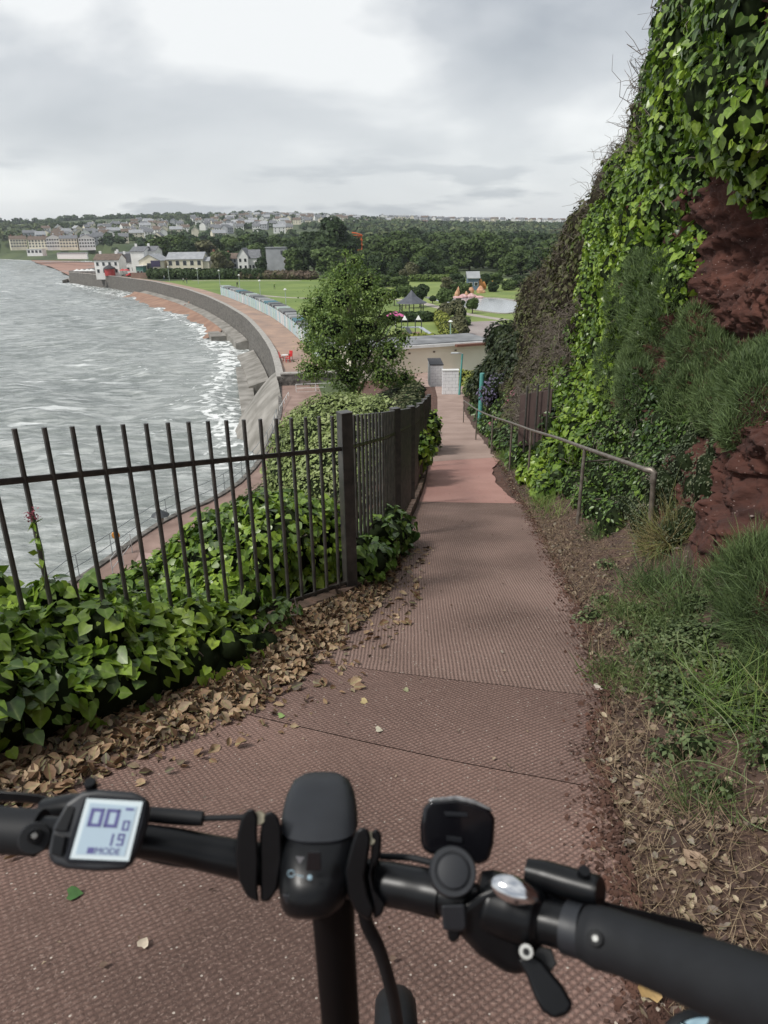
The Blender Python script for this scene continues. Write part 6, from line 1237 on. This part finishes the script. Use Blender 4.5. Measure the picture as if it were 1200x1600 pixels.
ring_loft('light_cover',[(502,1211,.606,16,.006),(502,1214,.6035,31,.0125),(502,1223,.599,44.5,.019),(501,1243,.5875,53.5,.0252),(500,1268,.573,58.5,.0295),(500,1287,.5645,59.5,.0312),(500,1291,.5635,57,.0300)],dgr,lt_)
lb1=mat('icon_blue',(.22,.32,.38),.4); 
c=V3(455,1366,.5035); 
def ring3(name,u,v,w,r,tr_,m,parent,n=18): 
    c=V3(u,v,w); return build(MB().tube([c+Vector(Rt)*r*math.cos(t)+Vector(Up)*r*math.sin(t) for t in np.linspace(0,2*math.pi,n)],tr_,5),name,m,parent,smooth='auto')
ring3('icon_ring',455,1365,.5045,.0024,.0004,lb1,lt_); slab('icon_line',[(463,1366),(474,1369),(474,1371),(463,1368)],.5045,.0004,lb1,lt_,bevel=0); disc('icon_dot',484,1371,.5045,.0018,.0003,lb1,lt_,12)
slab('icon_arrow',[(462,1338),(476,1339),(468,1350)],.5085,.0004,mat('icon_grey',(.14,.14,.15),.5),lt_,bevel=0)
slab('port_cover',[(481,1330),(501,1331),(502,1360),(478,1361)],.506,.002,gls,lt_,bevel=.0008)
slab('latch',[(440,1396),(476,1399),(474,1416),(446,1413)],.512,.008,dgr,lt_,bevel=.002); ring3('latch_loop',464,1421,.53,.0052,.0014,blk,lt_)
# stem
hx=-.0462; hy=float(PD(515,1440,.582)[1]); 
mblk=mat('matte_black',(.002,.002,.0025),.55,spec=.15)
post=build(MB().tube([(hx,hy-.002,17.555),(hx,hy,17.45),(hx+.002,hy+.012,17.15),(hx+.004,hy+.02,16.93)],[.0185,.0170,.0170,.0185],28),'handlepost',mblk,bike,smooth='auto')
build(MB().tube([(hx+.004,hy+.018,16.98),(hx+.010,hy+.045,16.80)],.026,24),'head_tube',blk,bike,smooth='auto'); build(MB().box((hx+.003,hy+.016,17.0),(.06,.05,.05)),'folding_hinge',blk,bike,bevel=.008)
ptube('cable',[(566,1405,.56),(574,1445,.565),(592,1482,.575),(607,1530,.60),(618,1580,.64),(622,1640,.70),(600,1720,.78)],.0056,rub,n=12)
ptube('cable',[(545,1425,.575),(550,1470,.60),(540,1540,.64),(533,1640,.70)],.0028,rub,n=10)
# right side
ptube('bar_sleeve',[(602,1380,.5445),(640,1387,.537),(668,1393,.531),(690,1398,.527)],[.0160,.0158,.0165,.0165],blk)
ptube('cable',[(595,1338,.56),(640,1340,.55),(672,1347,.54),(700,1352,.53)],.0026,rub,n=10)
rf=slab('rear_view_mount',[(657,1322),(656,1290),(661,1262),(672,1250),(714,1246),(740,1252),(766,1264),(774,1279),(772,1318),(764,1346),(748,1351),(700,1340),(668,1334)],.545,.016,gls,bevel=.005)
slab('mount_lip',[(668,1252),(674,1247.5),(714,1243.5),(742,1249.5),(766,1262),(770,1268),(742,1257),(714,1251),(676,1254)],.5435,.014,mat('worn_silver',(.38,.39,.40),.3,metal=.7,scale=150,var=.6),rf,bevel=.001)
slab('mount_tab',[(694,1268),(730,1270),(732,1277),(696,1275)],.5435,.002,dgr,rf,bevel=.0005); slab('mount_tab',[(698,1306),(722,1309),(722,1317),(698,1314)],.5435,.002,dgr,rf,bevel=.0005)
bc=V3(707,1362,.492); axb=Vector((.0,-.62,.78)); Mb=Matrix.Translation(bc)@axb.to_track_quat('Z','Y').to_matrix().to_4x4()
bell=build(MB().lathe([(.0125,-.036),(.0155,-.026),(.0163,-.004),(.0165,.002),(.0155,.0042),(.0125,.0042),(.0122,.0028)],32,Mb),'bell',dgr,bike,smooth='auto')
build(MB().lathe([(.0112,0),(.0112,.0048),(.0105,.0060),(.0060,.0066),(.001,.0067)],32,Mb),'bell_button',dgr,bell,smooth='auto')
slab('bell_foot',[(689,1414),(727,1412),(730,1448),(724,1456),(692,1454)],.485,.016,dgr,bell,bevel=.003); slab('bell_tip',[(698,1452),(720,1453),(718,1468),(708,1474),(700,1468)],.49,.01,blk,bell,bevel=.003)
sh_=ptube('shifter',[(742,1400,.512),(762,1408,.510),(800,1420,.504),(835,1432,.497),(848,1437,.494)],[.0175,.0215,.0215,.019,.015],blk)
slab('shifter_body',[(700,1424),(744,1392),(790,1372),(840,1388),(852,1420),(850,1470),(842,1505),(818,1528),(790,1520),(748,1494),(718,1462)],.492,.030,blk,sh_,bevel=.009,seg=4)
Mc=Matrix.Translation(V3(803,1391,.475)); X_=(V3(845,1408,.47)-V3(765,1378,.48)).normalized(); Z_=(Vector(CP)-V3(803,1391,.478)).normalized(); Z_=(Z_-X_*Z_.dot(X_)).normalized(); Y_=Z_.cross(X_); Mr=Matrix([[X_[i],Y_[i],Z_[i],0] for i in range(3)]+[[0,0,0,1]])
bm=bmesh.new(); bmesh.ops.create_uvsphere(bm,u_segments=32,v_segments=16,radius=1); mb=MB(); D=Mc@Mr@Matrix.Diagonal((.0165,.0088,.0065,1)); 
vs=[]; 
for v_ in bm.verts: q=v_.co.copy(); q.y*=1-.22*max(0,q.x); vs.append(D@q)
mb.add(vs,[tuple(v.index for v in f.verts) for f in bm.faces]); bm.free(); build(mb,'indicator_dome',chm,sh_,smooth=True)
slab('indicator_window',[(828,1388),(842,1394),(846,1412),(832,1410)],.4735,.004,gls,sh_,bevel=.001)
disc('pivot_bolt',822,1487,.476,.0050,.004,bolt,sh_,18); disc('pivot_socket',822,1487,.472,.0024,.0008,blk,sh_,6)
slab('thumb_lever',[(806,1498),(826,1488),(846,1500),(880,1540),(897,1570),(888,1586),(866,1593),(846,1580),(834,1556),(822,1524)],[.482,.482,.480,.472,.466,.464,.464,.466,.470,.476],.007,blk,sh_,bevel=.003)
ptube('clamp_band',[(848,1438,.494),(862,1442,.491),(884,1448,.486)],.0148,blk); ptube('clamp_band',[(884,1448,.486),(900,1453,.482),(912,1456,.479)],.0170,dgr)
bl2=ptube('brake_reservoir',[(822,1360,.515),(850,1368,.51),(890,1380,.502),(930,1391,.494),(938,1393,.492)],[.0085,.0105,.0108,.0105,.0095],blk); disc('reservoir_knob',912,1366,.495,.0045,.005,blk,bl2,14,axis=(0,-.2,1))
slab('lever_bracket',[(846,1392),(900,1400),(928,1410),(926,1436),(880,1424),(846,1414)],.505,.012,blk,bl2,bevel=.003)
slab('brake_lever',[(930,1404),(985,1418),(1050,1432),(1101,1444),(1104,1456),(1096,1464),(1040,1456),(975,1440),(930,1424)],.500,.012,blk,bevel=.003)
disc('clamp_nut',850,1500,.495,.009,.006,blk,sh_,6)
rg=ptube('grip',[(916,1457,.478),(936,1464,.472),(975,1476,.460),(1040,1500,.436),(1110,1526,.410),(1190,1556,.384),(1270,1588,.358)],[.0172,.0192,.0187,.0192,.0203,.0210,.0215],rub,n=32)
disc('clamp_screw',930,1466,.4535,.0048,.003,blk,rg,16); disc('screw_socket',930,1466,.4500,.0022,.0008,bolt,rg,6)
mrr=disc('bar_end_mirror',1106,1672,.53,.038,.006,rub,bike,40,axis=(-.05,-.75,.66),prof=[(.030,-.012),(.038,-.006),(.040,.002),(.038,.005),(.036,.006)])
disc('mirror_glass',1106,1672,.528,.034,.002,mat('mirror_glass_blue',(.45,.62,.68),.04,metal=1.,var=.02),mrr,40,axis=(-.05,-.75,.66),prof=[(.0355,.002),(.0352,.0062),(.030,.0074),(.015,.0086),(.002,.009)])
ptube('mirror_arm',[(1180,1600,.40),(1170,1650,.44),(1140,1680,.50),(1106,1690,.54)],.005,blk,n=12)
# wheels, fork, frame, saddle
def wheel(y,x,name):
    zg=float(zp(y)); c=Vector((x,y,zg+.255)); root=build(MB().tube([c+Vector((-.05,0,0)),c+Vector((.05,0,0))],.022,12),name,blk,bike,smooth='auto')
    n=64; V=[];F=[];k=14
    for i in range(n):
        a=2*math.pi*i/n
        for j in range(k):
            t=2*math.pi*j/k; rr=.224+.030*math.cos(t)+(.0012 if (i+j)%2 and math.cos(t)>.2 else 0); V.append(c+Vector((.036*math.sin(t),rr*math.cos(a),rr*math.sin(a))))
    F=[(i*k+j,((i+1)%n)*k+j,((i+1)%n)*k+(j+1)%k,i*k+(j+1)%k) for i in range(n) for j in range(k)]
    mb=MB(); mb.add(V,F); build(mb,'tyre',rub,root,smooth=True)
    build(MB().tube([c+Vector((0,.196*math.cos(a),.196*math.sin(a))) for a in np.linspace(0,2*math.pi,49)],.011,8),'rim',blk,root,smooth='auto')
    b=MB()
    for i in range(20): a=i*math.pi/10; b.tube([c+Vector((.03*(-1)**i,.02*math.cos(a),.02*math.sin(a))),c+Vector((0,.19*math.cos(a+.15),.19*math.sin(a+.15)))],.001,4)
    build(b,'spokes',bolt,root); return c
fw_=wheel(.662,.008,'front_wheel'); rw_=wheel(-.40,-.03,'rear_wheel')
hb=Vector((hx+.010,hy+.045,16.80))
for s in (-1,1): build(MB().tube([hb+Vector((s*.012,0,.0)),Vector((fw_.x+s*.048,fw_.y-.10,16.80)),fw_+Vector((s*.05,0,0))],[.014,.013,.010],12),'fork_blade',blk,bike,smooth='auto')
bbp=Vector((-.03,-.02,16.72)); st=Vector((-.03,-.20,16.9))
build(MB().tube([hb+Vector((0,-.01,.10)),Vector((-.03,.15,16.86)),bbp],[.03,.034,.03],18),'main_frame',blk,bike,smooth='auto'); build(MB().tube([bbp,st,Vector((-.03,-.30,17.32))],[.02,.019,.016],14),'seat_post',blk,bike,smooth='auto')
for s in (-1,1): build(MB().tube([bbp+Vector((s*.02,0,0)),rw_+Vector((s*.06,0,0))],.011,10),'chain_stay',blk,bike,smooth='auto'); build(MB().tube([st+Vector((s*.015,0,0)),rw_+Vector((s*.06,0,0))],.009,10),'seat_stay',blk,bike,smooth='auto')
build(MB().tube([bbp+Vector((-.07,0,0)),bbp+Vector((.07,0,0))],.02,12),'crank_axle',blk,bike)
b=MB(); sd_=[(-.09,.10,.03),(-.05,.13,.05),(.02,.085,.045),(.09,.04,.03),(.15,.022,.02)]
for (a0,w0,t0),(a1,w1,t1) in zip(sd_[:-1],sd_[1:]): pass
V=[];n=16
for a0,w0,t0 in sd_:
    for k in range(n): t=2*math.pi*k/n; V.append((-.03+w0*math.cos(t)*.8,-.33+a0,17.35+t0*math.sin(t)*.6))
b.add(V,[(i*n+k,i*n+(k+1)%n,(i+1)*n+(k+1)%n,(i+1)*n+k) for i in range(4) for k in range(n)]+[tuple(range(n)),tuple(4*n+k for k in range(n))]); build(b,'saddle',rub,bike,smooth=True)
